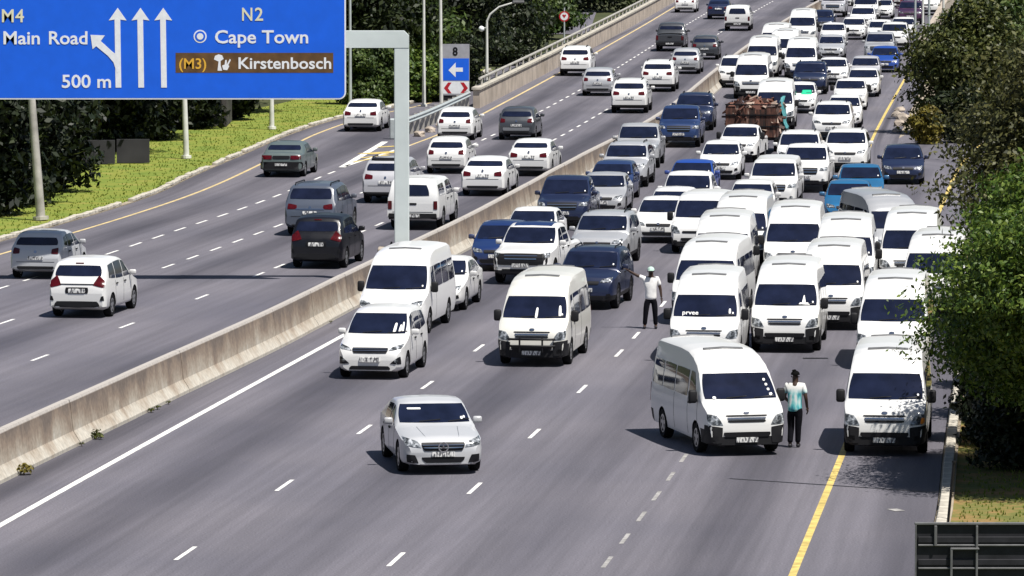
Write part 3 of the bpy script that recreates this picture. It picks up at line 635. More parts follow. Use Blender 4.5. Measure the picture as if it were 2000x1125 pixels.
def person(loc, rz, label, pose, shirt, cap):
    root = empty('person', loc, rz); tag(root, label, 'person')
    P = pose
    J = dict(pel=(0, 0, .95, .11, .085), sp=(0, -.01, 1.12, .10, .075), ch=(0, P.get('lean', 0)*.5, 1.32, .12, .08), nk=(0, P.get('lean', 0)*.8, 1.48, .062), hb=(0, P.get('lean', 0)-.01, 1.56, .075, .085), ht=(0, P.get('lean', 0)-.01, 1.69, .078, .092))
    for s, n in ((1, 'l'), (-1, 'r')):
        J['sh'+n] = (s*.185, P.get('lean', 0)*.6, 1.42, .062); J['el'+n] = (*P['el'+n], .045); J['wr'+n] = (*P['wr'+n], .031)
        J['hip'+n] = (s*.09, 0, .88, .07); J['kn'+n] = (*P['kn'+n], .062); J['an'+n] = (*P['an'+n], .043); J['toe'+n] = (P['an'+n][0]*1.05, P['an'+n][1]-.16, .04, .038)
    E_ = [('pel', 'sp'), ('sp', 'ch'), ('ch', 'nk'), ('nk', 'hb'), ('hb', 'ht')]
    for n in 'lr': E_ += [('ch', 'sh'+n), ('sh'+n, 'el'+n), ('el'+n, 'wr'+n), ('pel', 'hip'+n), ('hip'+n, 'kn'+n), ('kn'+n, 'an'+n), ('an'+n, 'toe'+n)]
    parts = [skinned('b', J, E_, 'skin', None, 2, 'pel')]
    for n, s in (('l', 1), ('r', -1)):
        w = Vector(P['wr'+n]); d = (w-Vector(P['el'+n])).normalized(); side = d.cross(Vector((0, 0, 1))) if abs(d.z) < .8 else Vector((0, 1, 0)); fj, fe = fingers(w, d, (0, 0, 1) if abs(d.z) < .8 else (s, 0, 0), side)
        parts.append(skinned('h', fj, fe, 'skin', None, 1, 'w'))
    hy = P.get('lean', 0)-.01
    # nose, ears, brow shape the head
    parts.append(skinned('n', dict(a=(0, hy-.088, 1.645, .014), b=(0, hy-.112, 1.605, .017), c=(0, hy-.092, 1.592, .012)), [('a', 'b'), ('b', 'c')], 'skin', None, 1))
    for s in (-1, 1): parts.append(skinned('e', dict(a=(s*.083, hy+.01, 1.645, .012), b=(s*.09, hy+.018, 1.60, .012)), [('a', 'b')], 'skin', None, 1))
    merged('body', parts, root, 'skin')
    for s in (-1, 1): ob('eye', MB().box(s*.032-.012, s*.032+.012, hy-.104, hy-.09, 1.632, 1.644, None, .004).mesh('eye', 'signwhite'), root)
    ob('mouth', MB().box(-.024, .024, hy-.1, hy-.086, 1.558, 1.568, None, .003).mesh('mouth', 'hair'), root)
    # clothes: shells a little wider than the body
    le = P.get('lean', 0)
    SJ = dict(hem=(0, 0, .80, .185, .145), wl=(0, 0, .92, .18, .14), wa=(0, -.01, 1.10, .165, .122), ch=(0, le*.5, 1.32, .185, .128), co=(0, le*.75, 1.445, .085, .075)); SE = [('hem', 'wl'), ('wl', 'wa'), ('wa', 'ch'), ('ch', 'co')]
    for s, n in ((1, 'l'), (-1, 'r')):
        sh = Vector((s*.19, le*.6, 1.42)); el = Vector(P['el'+n]); SJ['s'+n] = (*sh, .078); SJ['c'+n] = (*sh.lerp(el, .72), .066); SE += [('ch', 's'+n), ('s'+n, 'c'+n)]
    skinned('shirt', SJ, SE, shirt, root, 2, 'ch')
    TJ = dict(w=(0, 0, .97, .15, .115), c=(0, 0, .89, .14, .11)); TE = [('w', 'c')]
    for s, n in ((1, 'l'), (-1, 'r')):
        kn = Vector(P['kn'+n]); an = Vector(P['an'+n]); TJ['h'+n] = (s*.1, 0, .82, .108); TJ['k'+n] = (*kn, .082); TJ['m'+n] = (*kn.lerp(an, .5), .072); TJ['a'+n] = (an.x, an.y, .10, .068); TE += [('c', 'h'+n), ('h'+n, 'k'+n), ('k'+n, 'm'+n), ('m'+n, 'a'+n)]
    skinned('trousers', TJ, TE, 'trousers', root, 2, 'w')
    for n in 'lr':
        an = P['an'+n]; skinned('shoe', dict(h=(an[0], an[1]+.05, .05, .045), m=(an[0]*1.03, an[1]-.08, .05, .05), t=(an[0]*1.05, an[1]-.17, .04, .038)), [('h', 'm'), ('m', 't')], 'shoe', root, 2)
    bm = bmesh.new(); bmesh.ops.create_uvsphere(bm, u_segments=20, v_segments=12, radius=1)
    bmesh.ops.delete(bm, geom=[v for v in bm.verts if v.co.z < (-.05 if cap else -.25)], context='VERTS')
    for v in bm.verts: v.co = Vector((v.co.x*.104, hy+.008+v.co.y*.118, 1.665+v.co.z*.10))
    me = bpy.data.meshes.new('cap' if cap else 'hair'); bm.to_mesh(me); bm.free(); me.materials.append(M['shirtteal' if False else ('capgreen' if cap else 'hair')]); me.polygons.foreach_set('use_smooth', [True]*len(me.polygons))
    k = ob('cap' if cap else 'hair', me, root)
    if cap: ob('peak', MB().box(-.075, .075, hy-.20, hy-.09, 1.655, 1.672, None, .007).mesh('peak', 'capgreen'), k)
    else: skinned('hair_bun', dict(a=(.02, hy+.03, 1.74, .06), b=(.03, hy+.04, 1.79, .055)), [('a', 'b')], 'hair', k, 2)
    return root
plain('capgreen', (.42, .58, .5), .8, 0, .3, 12)
person(G(1271, 642), 0, 'man in white T-shirt and pale cap pointing sideways with his raised arm', dict(ell=(.27, .0, 1.13), wrl=(.30, -.05, .88), elr=(-.42, -.04, 1.53), wrr=(-.64, -.08, 1.66), knl=(.12, -.02, .48), anl=(.14, .02, .09), knr=(-.14, -.02, .48), anr=(-.17, .02, .09)), 'shirtwhite', True)
person(G(1552, 874), math.pi*.93, 'person in teal patterned shirt and black trousers walking beside the slewed minibus', dict(lean=-.05, ell=(.25, -.02, 1.15), wrl=(.17, -.22, 1.02), elr=(-.26, .02, 1.14), wrr=(-.27, -.10, .90), knl=(.09, -.05, .48), anl=(.10, .05, .09), knr=(-.08, .0, .48), anr=(-.07, -.02, .09)), 'shirtteal', False)

# ------------------------------------------------------------------ vehicle models
def wheel_meshes(r, w, rimmat):
    n = 28; prof = [(r*.62, -w/2+.02), (r*.93, -w/2), (r, -w/2+.04), (r, w/2-.04), (r*.93, w/2), (r*.62, w/2-.02)]
    V = []; F = []; k = len(prof)
    for i in range(n):
        a = 2*math.pi*i/n
        for (rr, x) in prof: V.append((x, rr*math.cos(a), rr*math.sin(a)))
    for i in range(n):
        for j in range(k-1): F.append([i*k+j, i*k+j+1, ((i+1) % n)*k+j+1, ((i+1) % n)*k+j])
    c0 = len(V); V.append((-w/2+.07, 0, 0)); V.append((w/2-.07, 0, 0))
    for i in range(n): F.append([c0, i*k, ((i+1) % n)*k]); F.append([c0+1, ((i+1) % n)*k+k-1, i*k+k-1])
    ty = mesh('wheel', V, F, 'tyre', 40)
    mb = MB(); R = r*.63
    for sd in (-1, 1):
        x = sd*(w/2-.015)
        ring = [(math.cos(2*math.pi*i/n), math.sin(2*math.pi*i/n)) for i in range(n)]
        V = [(x, R*c, R*s) for c, s in ring]+[(x, R*.84*c, R*.84*s) for c, s in ring]
        mb.add(V, [[i, (i+1) % n, n+(i+1) % n, n+i] for i in range(n)])
        for q in range(5):
            a = 2*math.pi*q/5+.3; d = Vector((0, math.cos(a), math.sin(a))); e = Vector((0, -math.sin(a), math.cos(a)))
            o = Vector((x-.004*sd, 0, 0)); mb.add([o-e*.055, o+e*.055, o+d*R*.9+e*.035, o+d*R*.9-e*.035], [[0, 1, 2, 3]])
        mb.add([(x, .07*c, .07*s) for c, s in ring], [list(range(n))])
    return ty, mb.mesh('rim', rimmat)

class Model: pass
MODELS = {}
def build_model(name, L, W, keys, belt, yc, yh, yrf, yb, wheels, tumble=.3, clad=.34, dark=None, zb=.2, nose=(.80, .92, .985), tail=(.88, .96, .99),
                fd=None, rd=None, sides=None, cut_bed=None, mirror='paint', rim='rim', extras=None, front_glass=None, rear_glass=True, crown=.03):
    m = Model(); m.L = L; m.W = W
    ky = [k[0] for k in keys]; kz = [k[1] for k in keys]
    ys = sorted(set([round(v, 3) for v in ky]+[round(v, 3) for v in np.arange(.1, L, .13)]+[.03, L-.03]))
    ys = [v for i, v in enumerate(ys) if i == 0 or v-ys[i-1] > .012]; ys[-1] = L
    zt = np.interp(ys, ky, kz)
    for _ in range(2):
        z2 = zt.copy(); z2[1:-1] = .2*zt[:-2]+.6*zt[1:-1]+.2*zt[2:]; zt = z2
    Wy = np.interp(ys, [0, .13, .38, .8, L-.7, L-.35, L-.1, L], [nose[0]*W, nose[1]*W, nose[2]*W, W, W, tail[2]*W, tail[1]*W, tail[0]*W])
    zbv = np.interp(ys, [0, .25, L-.35, L], [zb+.04, zb, zb+.02, zb+.12])
    ztf = lambda y: float(np.interp(y, ys, zt))
    def half(i):
        w = Wy[i]; z = zt[i]; b = zbv[i]; zs = min(belt, z-.085); cl = min(clad, b+(zs-b)*.6)
        wt = .975*w-tumble*max(0, z-zs-.085)-.02; zm = (zs+z-.06)/2; wm = lerp(.975*w, wt, .45)+.012
        return [(0, b), (.80*w, b), (.955*w, b+.06), (.995*w, cl), (w, lerp(cl, zs, .55)), (.978*w, zs), (wm, zm), (wt, z-.062), (wt-.055, z-.018), (wt*.62, z+crown*.45), (0, z+crown)]
    rings = []; V = []
    for i, y in enumerate(ys):
        h = half(i); ring = h+[(-x, z) for (x, z) in h[-2:0:-1]]
        rings.append(len(ring)); V += [(x, y-L/2, z) for (x, z) in ring]
    n = rings[0]; F = []; mi = []
    dark = dark or (lambda y, row: False)
    for i in range(len(ys)-1):
        for j in range(n):
            F.append([i*n+j, i*n+(j+1) % n, (i+1)*n+(j+1) % n, (i+1)*n+j])
            row = j if j < 10 else n-1-j
            mi.append(1 if dark((ys[i]+ys[i+1])/2, row) else 0)
    # end caps split in bands so the bumper can differ from the panel
    for base, flip in ((0, False), ((len(ys)-1)*n, True)):
        for j in range(0, 10):
            q = [base+j, base+j+1, base+(n-j-1) % n, base+(n-j) % n]
            q = list(dict.fromkeys(q)); q = q if flip else q[::-1]
            if len(q) >= 3: F.append(q); mi.append(1 if dark(0 if base == 0 else L, j) else 0)
    me = mesh(name+'_shell', V, F); 
    for k, pm_ in zip(mi, me.polygons): pm_.material_index = k
    bm = bmesh.new(); bm.from_mesh(me); bmesh.ops.recalc_face_normals(bm, faces=bm.faces[:]); bm.to_mesh(me); bvh = BVHTree.FromBMesh(bm); bm.free()
    m.bvh = bvh
    # wheel wells (and load bed) cut out of the shell
    yf, yr, r = wheels
    cm = MB()
    for sd in (-1, 1):
        for yw in (yf, yr):
            x0, x1 = sd*(W-.30), sd*(W+.3); R = r+.055; k = 26
            Vc = [(x, yw-L/2+R*math.cos(2*math.pi*q/k), r+R*math.sin(2*math.pi*q/k)) for x in (x0, x1) for q in range(k)]
            Fc = [[q, (q+1) % k, k+(q+1) % k, k+q] for q in range(k)]+[list(range(k))[::-1], [k+q for q in range(k)]]
            cm.add(Vc, Fc)
    if cut_bed: cm.box(*cut_bed)
    cme = cm.mesh('cutter'); bm = bmesh.new(); bm.from_mesh(cme); bmesh.ops.recalc_face_normals(bm, faces=bm.faces[:]); bm.to_mesh(cme); bm.free()
    cme.polygons.foreach_set('material_index', [2]*len(cme.polygons))
    for mm in (me, cme):
        for k in range(3): mm.materials.append(M['plastic'])
    so = bpy.data.objects.new('shell', me); co = bpy.data.objects.new('cutter', cme); C.objects.link(so); C.objects.link(co)
    md = so.modifiers.new('b', 'BOOLEAN'); md.object = co; md.operation = 'DIFFERENCE'; md.solver = 'EXACT'
    dg = bpy.context.evaluated_depsgraph_get(); dg.update()
    res = bpy.data.meshes.new_from_object(so.evaluated_get(dg))
    bpy.data.objects.remove(so); bpy.data.objects.remove(co)
    def sub(idx, nm, mats, remap):
        bm = bmesh.new(); bm.from_mesh(res)
        bmesh.ops.delete(bm, geom=[f for f in bm.faces if f.material_index not in idx], context='FACES')
        for f in bm.faces: f.material_index = remap[f.material_index]; f.smooth = True
        mm = bpy.data.meshes.new(nm); bm.to_mesh(mm); bm.free(); mm.set_sharp_from_angle(angle=math.radians(38))
        for x in mats: mm.materials.append(M[x])
        return mm
    m.parts = []       # (name, mesh, material or 'paint', index of parent part or None, location)
    P = lambda nm, me_, mat, par=None, loc=(0, 0, 0): (m.parts.append((nm, me_, mat, par, loc)), len(m.parts)-1)[1]
    P('body', sub((0, 2), 'body', ['paint_white', 'trim'], {0: 0, 2: 1}), 'paint')
    if any(mi):
        bmp = sub((1,), 'bumper', ['plastic'], {1: 0}); yy_ = [q.co.y for q in bmp.vertices]
        if min(yy_) < -L*.3 and max(yy_) > L*.3 and not any(abs(q) < .4 for q in yy_):
            for nm_, keep in (('front_bumper', lambda q: q < 0), ('rear_bumper', lambda q: q > 0)):
                bm = bmesh.new(); bm.from_mesh(bmp); bmesh.ops.delete(bm, geom=[q for q in bm.verts if not keep(q.co.y)], context='VERTS'); mm = bpy.data.meshes.new(nm_); bm.to_mesh(mm); bm.free(); mm.materials.append(M['plastic']); mm.set_sharp_from_angle(angle=math.radians(38)); P(nm_, mm, 'plastic')
        else: P('bumper', bmp, 'plastic')
    def patch(axis, q, nx=8, nz=5, off_=.008, rnd=.25, depth=.03):
        """q: bl, br, tr, tl in (a,b); axis front/rear: a=x b=z; left/right: a=y b=z; top: a=x b=y"""
        return make_patch(bvh, L, axis, q, nx, nz, off_, rnd, depth)
    m.patch = patch
    # glazing
    zc, zh = ztf(yc), ztf(yh)
    i_h = int(np.argmin([abs(v-yh) for v in ys])); i_c = int(np.argmin([abs(v-yc) for v in ys]))
    hw1 = half(i_h)[7][0]-.045; hw0 = W*.885
    fg = front_glass or [(-hw0, zc+.02), (hw0, zc+.02), (hw1, zh-.015), (-hw1, zh-.015)]
    m.fg = fg
    gi = P('windscreen', patch('front', fg, 14, 8, .008, .12).mesh('windscreen', 'glass', 50), 'glass')
    wb = MB()
    for s_ in (-.35, .3): wb.add(*strip3(bvh, L, (s_, fg[0][1]+.015), (s_+.48, fg[0][1]+.05), .008))
    P('wiper', wb.mesh('wiper', 'trim'), 'trim', gi)
    P('licence_disc', patch('front', [(fg[1][0]-.15, fg[1][1]+.07), (fg[1][0]-.105, fg[1][1]+.07), (fg[1][0]-.11, fg[1][1]+.115), (fg[1][0]-.155, fg[1][1]+.115)], 3, 3, .014, .8).mesh('licence_disc', 'sticker'), 'sticker', gi)
    if rear_glass:
        zr, zb2 = ztf(yrf), ztf(yb); i_r = int(np.argmin([abs(v-yrf) for v in ys]))
        rw1 = half(i_r)[7][0]-.09; rw0 = min(W*.82, rw1+.12)
        P('rear_window', patch('rear', [(-rw0, zb2+.05), (rw0, zb2+.05), (rw1, zr-.06), (-rw1, zr-.06)], 12, 6, .008, .2).mesh('rear_window', 'glass', 50), 'glass')
    for sd in ('left', 'right'):
        for q in (sides or []):
            P('side_window', patch(sd, q, 6, 5, .008, .1).mesh('side_window', 'glass', 50), 'glass')
        for yd in (fd or {}).get('seams', []):
            P('door_seam', patch(sd, [(yd-.008, .36), (yd+.008, .36), (yd+.008, belt), (yd-.008, belt)], 1, 6, .003, 0, .01).mesh('door_seam', 'trim'), 'trim')
        for yd in (fd or {}).get('handles', []):
            P('door_handle', patch(sd, [(yd-.1, belt-.12), (yd+.1, belt-.12), (yd+.1, belt-.08), (yd-.1, belt-.08)], 3, 1, .03, .3).mesh('door_handle', 'plastic'), 'plastic')
    for axis, lst in (('front', (fd or {}).get('items', [])), ('rear', (rd or {}).get('items', []))):
        for it in lst:
            nm, mat, q = it[0], it[1], it[2]; sym = it[3] if len(it) > 3 else False; ex = it[4] if len(it) > 4 else {}
            for s_ in ((1, -1) if sym else (1,)):
                qq = [(a*s_, b) for a, b in q]
                if s_ < 0: qq = [qq[1], qq[0], qq[3], qq[2]]
                o_ = dict(nx=6, nz=4, off_=.012, rnd=.2); o_.update(ex)
                P(nm, patch(axis, qq, **o_).mesh(nm, mat, 50), mat)
    # mirrors, wheels, plates
    mz = belt+.10; my = yc+.38-L/2
    mm_ = MB().box(-.10, .10, -.05, .055, -.075, .075, None, .04).box(-.16, -.06, -.02, .02, -.1, -.04).mesh('mirror', 'plastic', 50)
    mr_ = MB().box(-.10, .10, -.05, .055, -.075, .075, None, .04).box(.06, .16, -.02, .02, -.1, -.04).mesh('mirror', 'plastic', 50)
    if mirror == 'plastic':
        mm_ = MB().box(-.10, .10, -.07, .05, -.15, .15, None, .05).box(-.2, -.05, -.02, .02, -.12, -.07).mesh('mirror', 'plastic', 50)
        mr_ = MB().box(-.10, .10, -.07, .05, -.15, .15, None, .05).box(.05, .2, -.02, .02, -.12, -.07).mesh('mirror', 'plastic', 50)
    P('mirror', mm_, mirror, None, (W+.09, my, mz)); P('mirror', mr_, mirror, None, (-W-.09, my, mz))
    ty, rm = wheel_meshes(r, .22, rim)
    for sd in (-1, 1):
        for yw in (yf, yr):
            k = P('wheel', ty, 'tyre', None, (sd*(W-.115), yw-L/2, r)); P('rim', rm, rim, k)
    for e in (extras or []): P(*e(m))
    MODELS[name] = m
    return m
def cast(bvh, L, axis, a, b):
    if axis == 'front': o, d = Vector((a, -9, b)), Vector((0, 1, 0))
    elif axis == 'rear': o, d = Vector((a, 9, b)), Vector((0, -1, 0))
    elif axis == 'left': o, d = Vector((-9, a-L/2, b)), Vector((1, 0, 0))
    elif axis == 'right': o, d = Vector((9, a-L/2, b)), Vector((-1, 0, 0))
    else: o, d = Vector((a, b-L/2, 9)), Vector((0, 0, -1))
    h = bvh.ray_cast(o, d)
    if h[0] is None:
        tgt = Vector((a, 0, b)) if axis in ('front', 'rear') else o
        p_, nn, _, _ = bvh.find_nearest(tgt if axis not in ('front', 'rear') else Vector((a, (-L/2 if axis == 'front' else L/2), b)))
        return p_, -d
    nn = h[1] if h[1].dot(d) < 0 else -h[1]
    return h[0], (nn-d*.4).normalized()
def make_patch(bvh, L, axis, q, nx, nz, off_, rnd, depth):
    V = []; In = []
    for i in range(nz+1):
        for j in range(nx+1):
            s, t = 2*j/nx-1, 2*i/nz-1
            s2 = s*math.sqrt(1-rnd*t*t/2); t2 = t*math.sqrt(1-rnd*s*s/2); u, v = (s2+1)/2, (t2+1)/2
            a = lerp(lerp(q[0][0], q[1][0], u), lerp(q[3][0], q[2][0], u), v); b = lerp(lerp(q[0][1], q[1][1], u), lerp(q[3][1], q[2][1], u), v)
            p_, nn = cast(bvh, L, axis, a, b); V.append(p_+nn*off_); In.append(p_-nn*depth)
    F = []; w = nx+1; fl = axis in ('rear', 'left')
    for i in range(nz):
        for j in range(nx):
            f = [i*w+j, i*w+j+1, (i+1)*w+j+1, (i+1)*w+j]; F.append(f[::-1] if fl else f)
    edge = [j for j in range(nx)]+[i*w+nx for i in range(nz)]+[nz*w+j for j in range(nx, 0, -1)]+[i*w for i in range(nz, 0, -1)]
    n = len(V); V2 = V+[In[e] for e in edge]; k = len(edge)
    for i in range(k):
        f = [edge[i], n+i, n+(i+1) % k, edge[(i+1) % k]]; F.append(f[::-1] if fl else f)
    return MB().add(V2, F)
def strip3(bvh, L, p, q, w):
    V = []; F = []
    for i in range(5):
        t = i/4; a, b = lerp(p[0], q[0], t), lerp(p[1], q[1], t)
        for s in (-w, w):
            h, nn = cast(bvh, L, 'front', a, b+s); V.append(h+nn*.025)
    for i in range(4): F.append([2*i, 2*i+1, 2*i+3, 2*i+2])
    return V, F

def car_front(W, zl, zg, plate=.5, style='plain'):
    """head lamps at zl, grille at zg"""
    it = [('headlight', 'lamp', [(W*.50, zl-.05), (W*.86, zl-.03), (W*.90, zl+.10), (W*.58, zl+.05)], True, dict(rnd=.35)),
          ('grille', 'trim', [(-W*.46, zg-.05), (W*.46, zg-.05), (W*.50, zg+.05), (-W*.50, zg+.05)]),
          ('air_intake', 'trim', [(-W*.58, .27), (W*.58, .27), (W*.66, .40), (-W*.66, .40)]),
          ('fog_lamp', 'trim', [(W*.70, .38), (W*.86, .40), (W*.84, .50), (W*.72, .48)], True),
          ('number_plate', 'plate', [(-.25, plate-.055), (.25, plate-.055), (.25, plate+.055), (-.25, plate+.055)], False, dict(rnd=.05, off_=.03)),
          ('badge', 'chrome', [(-.05, zg+.0), (.05, zg+.0), (.05, zg+.07), (-.05, zg+.07)], False, dict(rnd=.9, off_=.03, nx=4))]
    return it
def car_rear(W, zt, zp, wide=.3):
    return [('tail_light', 'tail', [(W*(.86-wide), zt-.09), (W*.86, zt-.10), (W*.84, zt+.10), (W*(.86-wide), zt+.05)], True, dict(rnd=.25)),
            ('number_plate', 'plate', [(-.25, zp-.055), (.25, zp-.055), (.25, zp+.055), (-.25, zp+.055)], False, dict(rnd=.05, off_=.025)),
            ('boot_seam', 'trim', [(-W*.72, zp-.135), (W*.72, zp-.135), (W*.72, zp-.12), (-W*.72, zp-.12)], False, dict(rnd=0, nz=1, off_=.004)),
            ('rear_valance', 'plastic', [(-W*.66, .31), (W*.66, .31), (W*.72, .42), (-W*.72, .42)]),
            ('badge', 'chrome', [(-.045, zp+.14), (.045, zp+.14), (.045, zp+.23), (-.045, zp+.23)], False, dict(rnd=.9, off_=.02, nx=4))]
# -- hatchback
build_model('hatch', 3.95, .85, [(0, .52), (.04, .66), (.16, .76), (.85, .93), (.98, .96), (1.72, 1.38), (2.1, 1.46), (3.05, 1.45), (3.4, 1.40), (3.78, .98), (3.9, .88), (3.95, .74)], .93, .98, 1.74, 3.42, 3.76, (.78, 3.22, .30),
            sides=[[(1.28, .96), (1.98, .96), (1.98, 1.35), (1.76, 1.31)], [(2.06, .96), (2.86, .97), (2.8, 1.34), (2.06, 1.355)], [(2.95, 1.0), (3.35, 1.06), (3.15, 1.29), (2.9, 1.32)]],
            fd=dict(items=car_front(.85, .66, .64), seams=[1.12, 2.02, 2.95], handles=[1.85, 2.8]), rd=dict(items=car_rear(.85, .90, .68, .26)))
# -- sedan
build_model('sedan', 4.5, .875, [(0, .52), (.04, .64), (.16, .75), (1.05, .93), (1.18, .96), (1.98, 1.38), (2.4, 1.45), (3.1, 1.43), (3.35, 1.38), (3.98, 1.06), (4.3, 1.03), (4.44, .96), (4.5, .74)], .92, 1.18, 2.0, 3.3, 3.96, (.86, 3.52, .32),
            sides=[[(1.5, .95), (2.3, .95), (2.3, 1.34), (2.02, 1.30)], [(2.38, .95), (3.15, .97), (3.1, 1.32), (2.38, 1.345)], [(3.22, .99), (3.6, 1.04), (3.3, 1.24), (3.2, 1.28)]],
            fd=dict(items=car_front(.875, .66, .63), seams=[1.35, 2.34, 3.25], handles=[2.2, 3.1]), rd=dict(items=car_rear(.875, .88, .80, .34)))
# -- older sedan with a full-width tail lamp panel
rd_old = [('tail_light', 'tail', [(.38, .74), (.80, .74), (.80, .90), (.38, .90)], True, dict(rnd=.08)), ('garnish', 'trim', [(-.36, .76), (.36, .76), (.36, .89), (-.36, .89)]),
          ('bumper', 'plastic', [(-.84, .34), (.84, .34), (.84, .64), (-.84, .64)], False, dict(off_=.05, rnd=.1, nx=10)), ('number_plate', 'plate', [(-.25, .48), (.25, .48), (.25, .58), (-.25, .58)], False, dict(off_=.07, rnd=0))]
build_model('oldsedan', 4.5, .86, [(0, .55), (.04, .68), (.2, .76), (1.2, .90), (1.32, .93), (2.0, 1.33), (2.4, 1.39), (3.15, 1.38), (3.35, 1.33), (3.85, 1.0), (4.35, .98), (4.46, .93), (4.5, .74)], .90, 1.32, 2.02, 3.3, 3.83, (.86, 3.5, .30),
            sides=[[(1.6, .93), (2.3, .93), (2.3, 1.29), (2.04, 1.26)], [(2.38, .93), (3.1, .94), (3.05, 1.27), (2.38, 1.29)]],
            fd=dict(items=car_front(.86, .66, .64), seams=[1.4, 2.34, 3.2]), rd=dict(items=rd_old))
# -- executive sedan (the nearest car)
star = [('headlight', 'lamp', [(.46, .60), (.82, .65), (.85, .82), (.56, .74)], True, dict(rnd=.3, nx=8)),
        ('grille', 'trim', [(-.43, .53), (.43, .53), (.50, .715), (-.50, .715)], False, dict(nx=8)),
        ('grille_bar', 'chrome', [(-.42, .595), (.42, .595), (.43, .61), (-.43, .61)], False, dict(off_=.03, rnd=0, nz=1)),
        ('grille_bar', 'chrome', [(-.45, .65), (.45, .65), (.46, .665), (-.46, .665)], False, dict(off_=.03, rnd=0, nz=1)),
        ('air_intake', 'trim', [(-.40, .27), (.40, .27), (.50, .40), (-.50, .40)]),
        ('side_intake', 'trim', [(.54, .27), (.79, .29), (.80, .46), (.62, .45)], True),
        ('skirt_lip', 'chrome', [(-.70, .225), (.70, .225), (.72, .25), (-.72, .25)], False, dict(rnd=0, off_=.02)),
        ('bonnet_crease_shade', 'paint_grey', [(.36, .82), (.372, .82), (.46, .945), (.445, .945)], True, dict(rnd=0, nx=1, nz=6, off_=.003)),  # crease shading painted as thin grey strips
        ('number_plate', 'plate', [(-.25, .41), (.25, .41), (.25, .51), (-.25, .51)], False, dict(off_=.035, rnd=.05))]
def star_emblem(m):
    mb = MB(); n = 28; p0, _ = cast(m.bvh, m.L, 'front', 0, .62); y = p0.y-.045
    pts = [(math.cos(2*math.pi*i/n), math.sin(2*math.pi*i/n)) for i in range(n)]
    V = [(.115*c, y, .62+.115*s) for c, s in pts]+[(.093*c, y, .62+.093*s) for c, s in pts]
    mb.add(V, [[i, n+i, n+(i+1) % n, (i+1) % n] for i in range(n)])
    for k in range(3):
        a = math.pi/2+k*2*math.pi/3; d = Vector((math.cos(a), 0, math.sin(a))); e = Vector((-d.z, 0, d.x)); o = Vector((0, y-.002, .62))
        mb.add([o+e*.02, o-e*.02, o+d*.1], [[0, 1, 2], [2, 1, 0]])
    return ('emblem', mb.mesh('emblem', 'chrome'), 'chrome')
build_model('execsedan', 4.69, .905, [(0, .58), (.04, .71), (.16, .80), (1.3, .95), (1.45, .97), (2.22, 1.36), (2.6, 1.435), (3.3, 1.41), (3.6, 1.34), (4.25, 1.05), (4.5, 1.02), (4.64, .95), (4.69, .74)], .92, 1.45, 2.24, 3.5, 4.22, (.9, 3.72, .33),
            sides=[[(1.75, .95), (2.5, .95), (2.5, 1.32), (2.2, 1.27)], [(2.58, .95), (3.4, .97), (3.3, 1.29), (2.58, 1.325)]],
            fd=dict(items=star, seams=[1.6, 2.54, 3.5], handles=[2.4, 3.35]), rd=dict(items=car_rear(.905, .86, .8, .34)), extras=[star_emblem], nose=(.80, .93, .99))
# -- mpv seen from the front and from behind
fd_m = [('headlight', 'lamp', [(.46, .74), (.80, .79), (.82, .90), (.56, .83)], True, dict(rnd=.3, nx=8)), ('grille', 'trim', [(-.44, .68), (.44, .68), (.48, .82), (-.48, .82)], False, dict(nx=8)),
        ('grille_bar', 'chrome', [(-.44, .735), (.44, .735), (.44, .75), (-.44, .75)], False, dict(off_=.03, rnd=0, nz=1)), ('grille_bar', 'chrome', [(-.45, .775), (.45, .775), (.45, .79), (-.45, .79)], False, dict(off_=.03, rnd=0, nz=1)),
        ('air_intake', 'trim', [(-.55, .26), (.55, .26), (.50, .36), (-.50, .36)]), ('fog_surround', 'trim', [(.52, .42), (.80, .40), (.78, .60), (.72, .58)], True), ('fog_lamp', 'lamp', [(.64, .46), (.72, .46), (.72, .53), (.64, .53)], True, dict(rnd=.9, off_=.03)),
        ('number_plate', 'plate', [(-.26, .46), (.26, .46), (.26, .58), (-.26, .58)], False, dict(off_=.035, rnd=.05))]
rd_m = [('tail_light', 'tail', [(.46, .96), (.80, .88), (.80, 1.08), (.62, 1.24)], True, dict(rnd=.15, nx=6)), ('number_plate', 'plate', [(-.25, .74), (.25, .74), (.25, .86), (-.25, .86)], False, dict(off_=.02)),
        ('plate_recess', 'trim', [(-.34, .72), (.34, .72), (.34, .90), (-.34, .90)], False, dict(off_=.008)), ('rear_valance', 'plastic', [(-.70, .32), (.70, .32), (.62, .50), (-.62, .50)]), ('reflector', 'trim', [(.68, .52), (.80, .52), (.78, .66), (.72, .64)], True),
        ('brake_lamp', 'tail', [(-.12, 1.555), (.12, 1.555), (.12, 1.585), (-.12, 1.585)], False, dict(rnd=0))]
sd_m = [[(1.35, 1.06), (2.12, 1.06), (2.12, 1.55), (1.80, 1.48)], [(2.2, 1.06), (3.05, 1.08), (3.02, 1.55), (2.2, 1.56)], [(3.12, 1.09), (3.85, 1.14), (3.7, 1.50), (3.1, 1.54)]]
mpvk = [(0, .58), (.04, .74), (.16, .86), (.88, 1.03), (1.02, 1.06), (1.86, 1.58), (2.3, 1.67), (3.5, 1.66), (3.95, 1.60), (4.22, 1.12), (4.34, 1.0), (4.4, .8)]
build_model('mpv', 4.4, .87, mpvk, 1.03, 1.02, 1.88, 3.95, 4.22, (.8, 3.55, .33), tumble=.22, sides=sd_m, fd=dict(items=fd_m, seams=[1.2, 2.16, 3.15], handles=[2.0, 3.0]), rd=dict(items=rd_m))
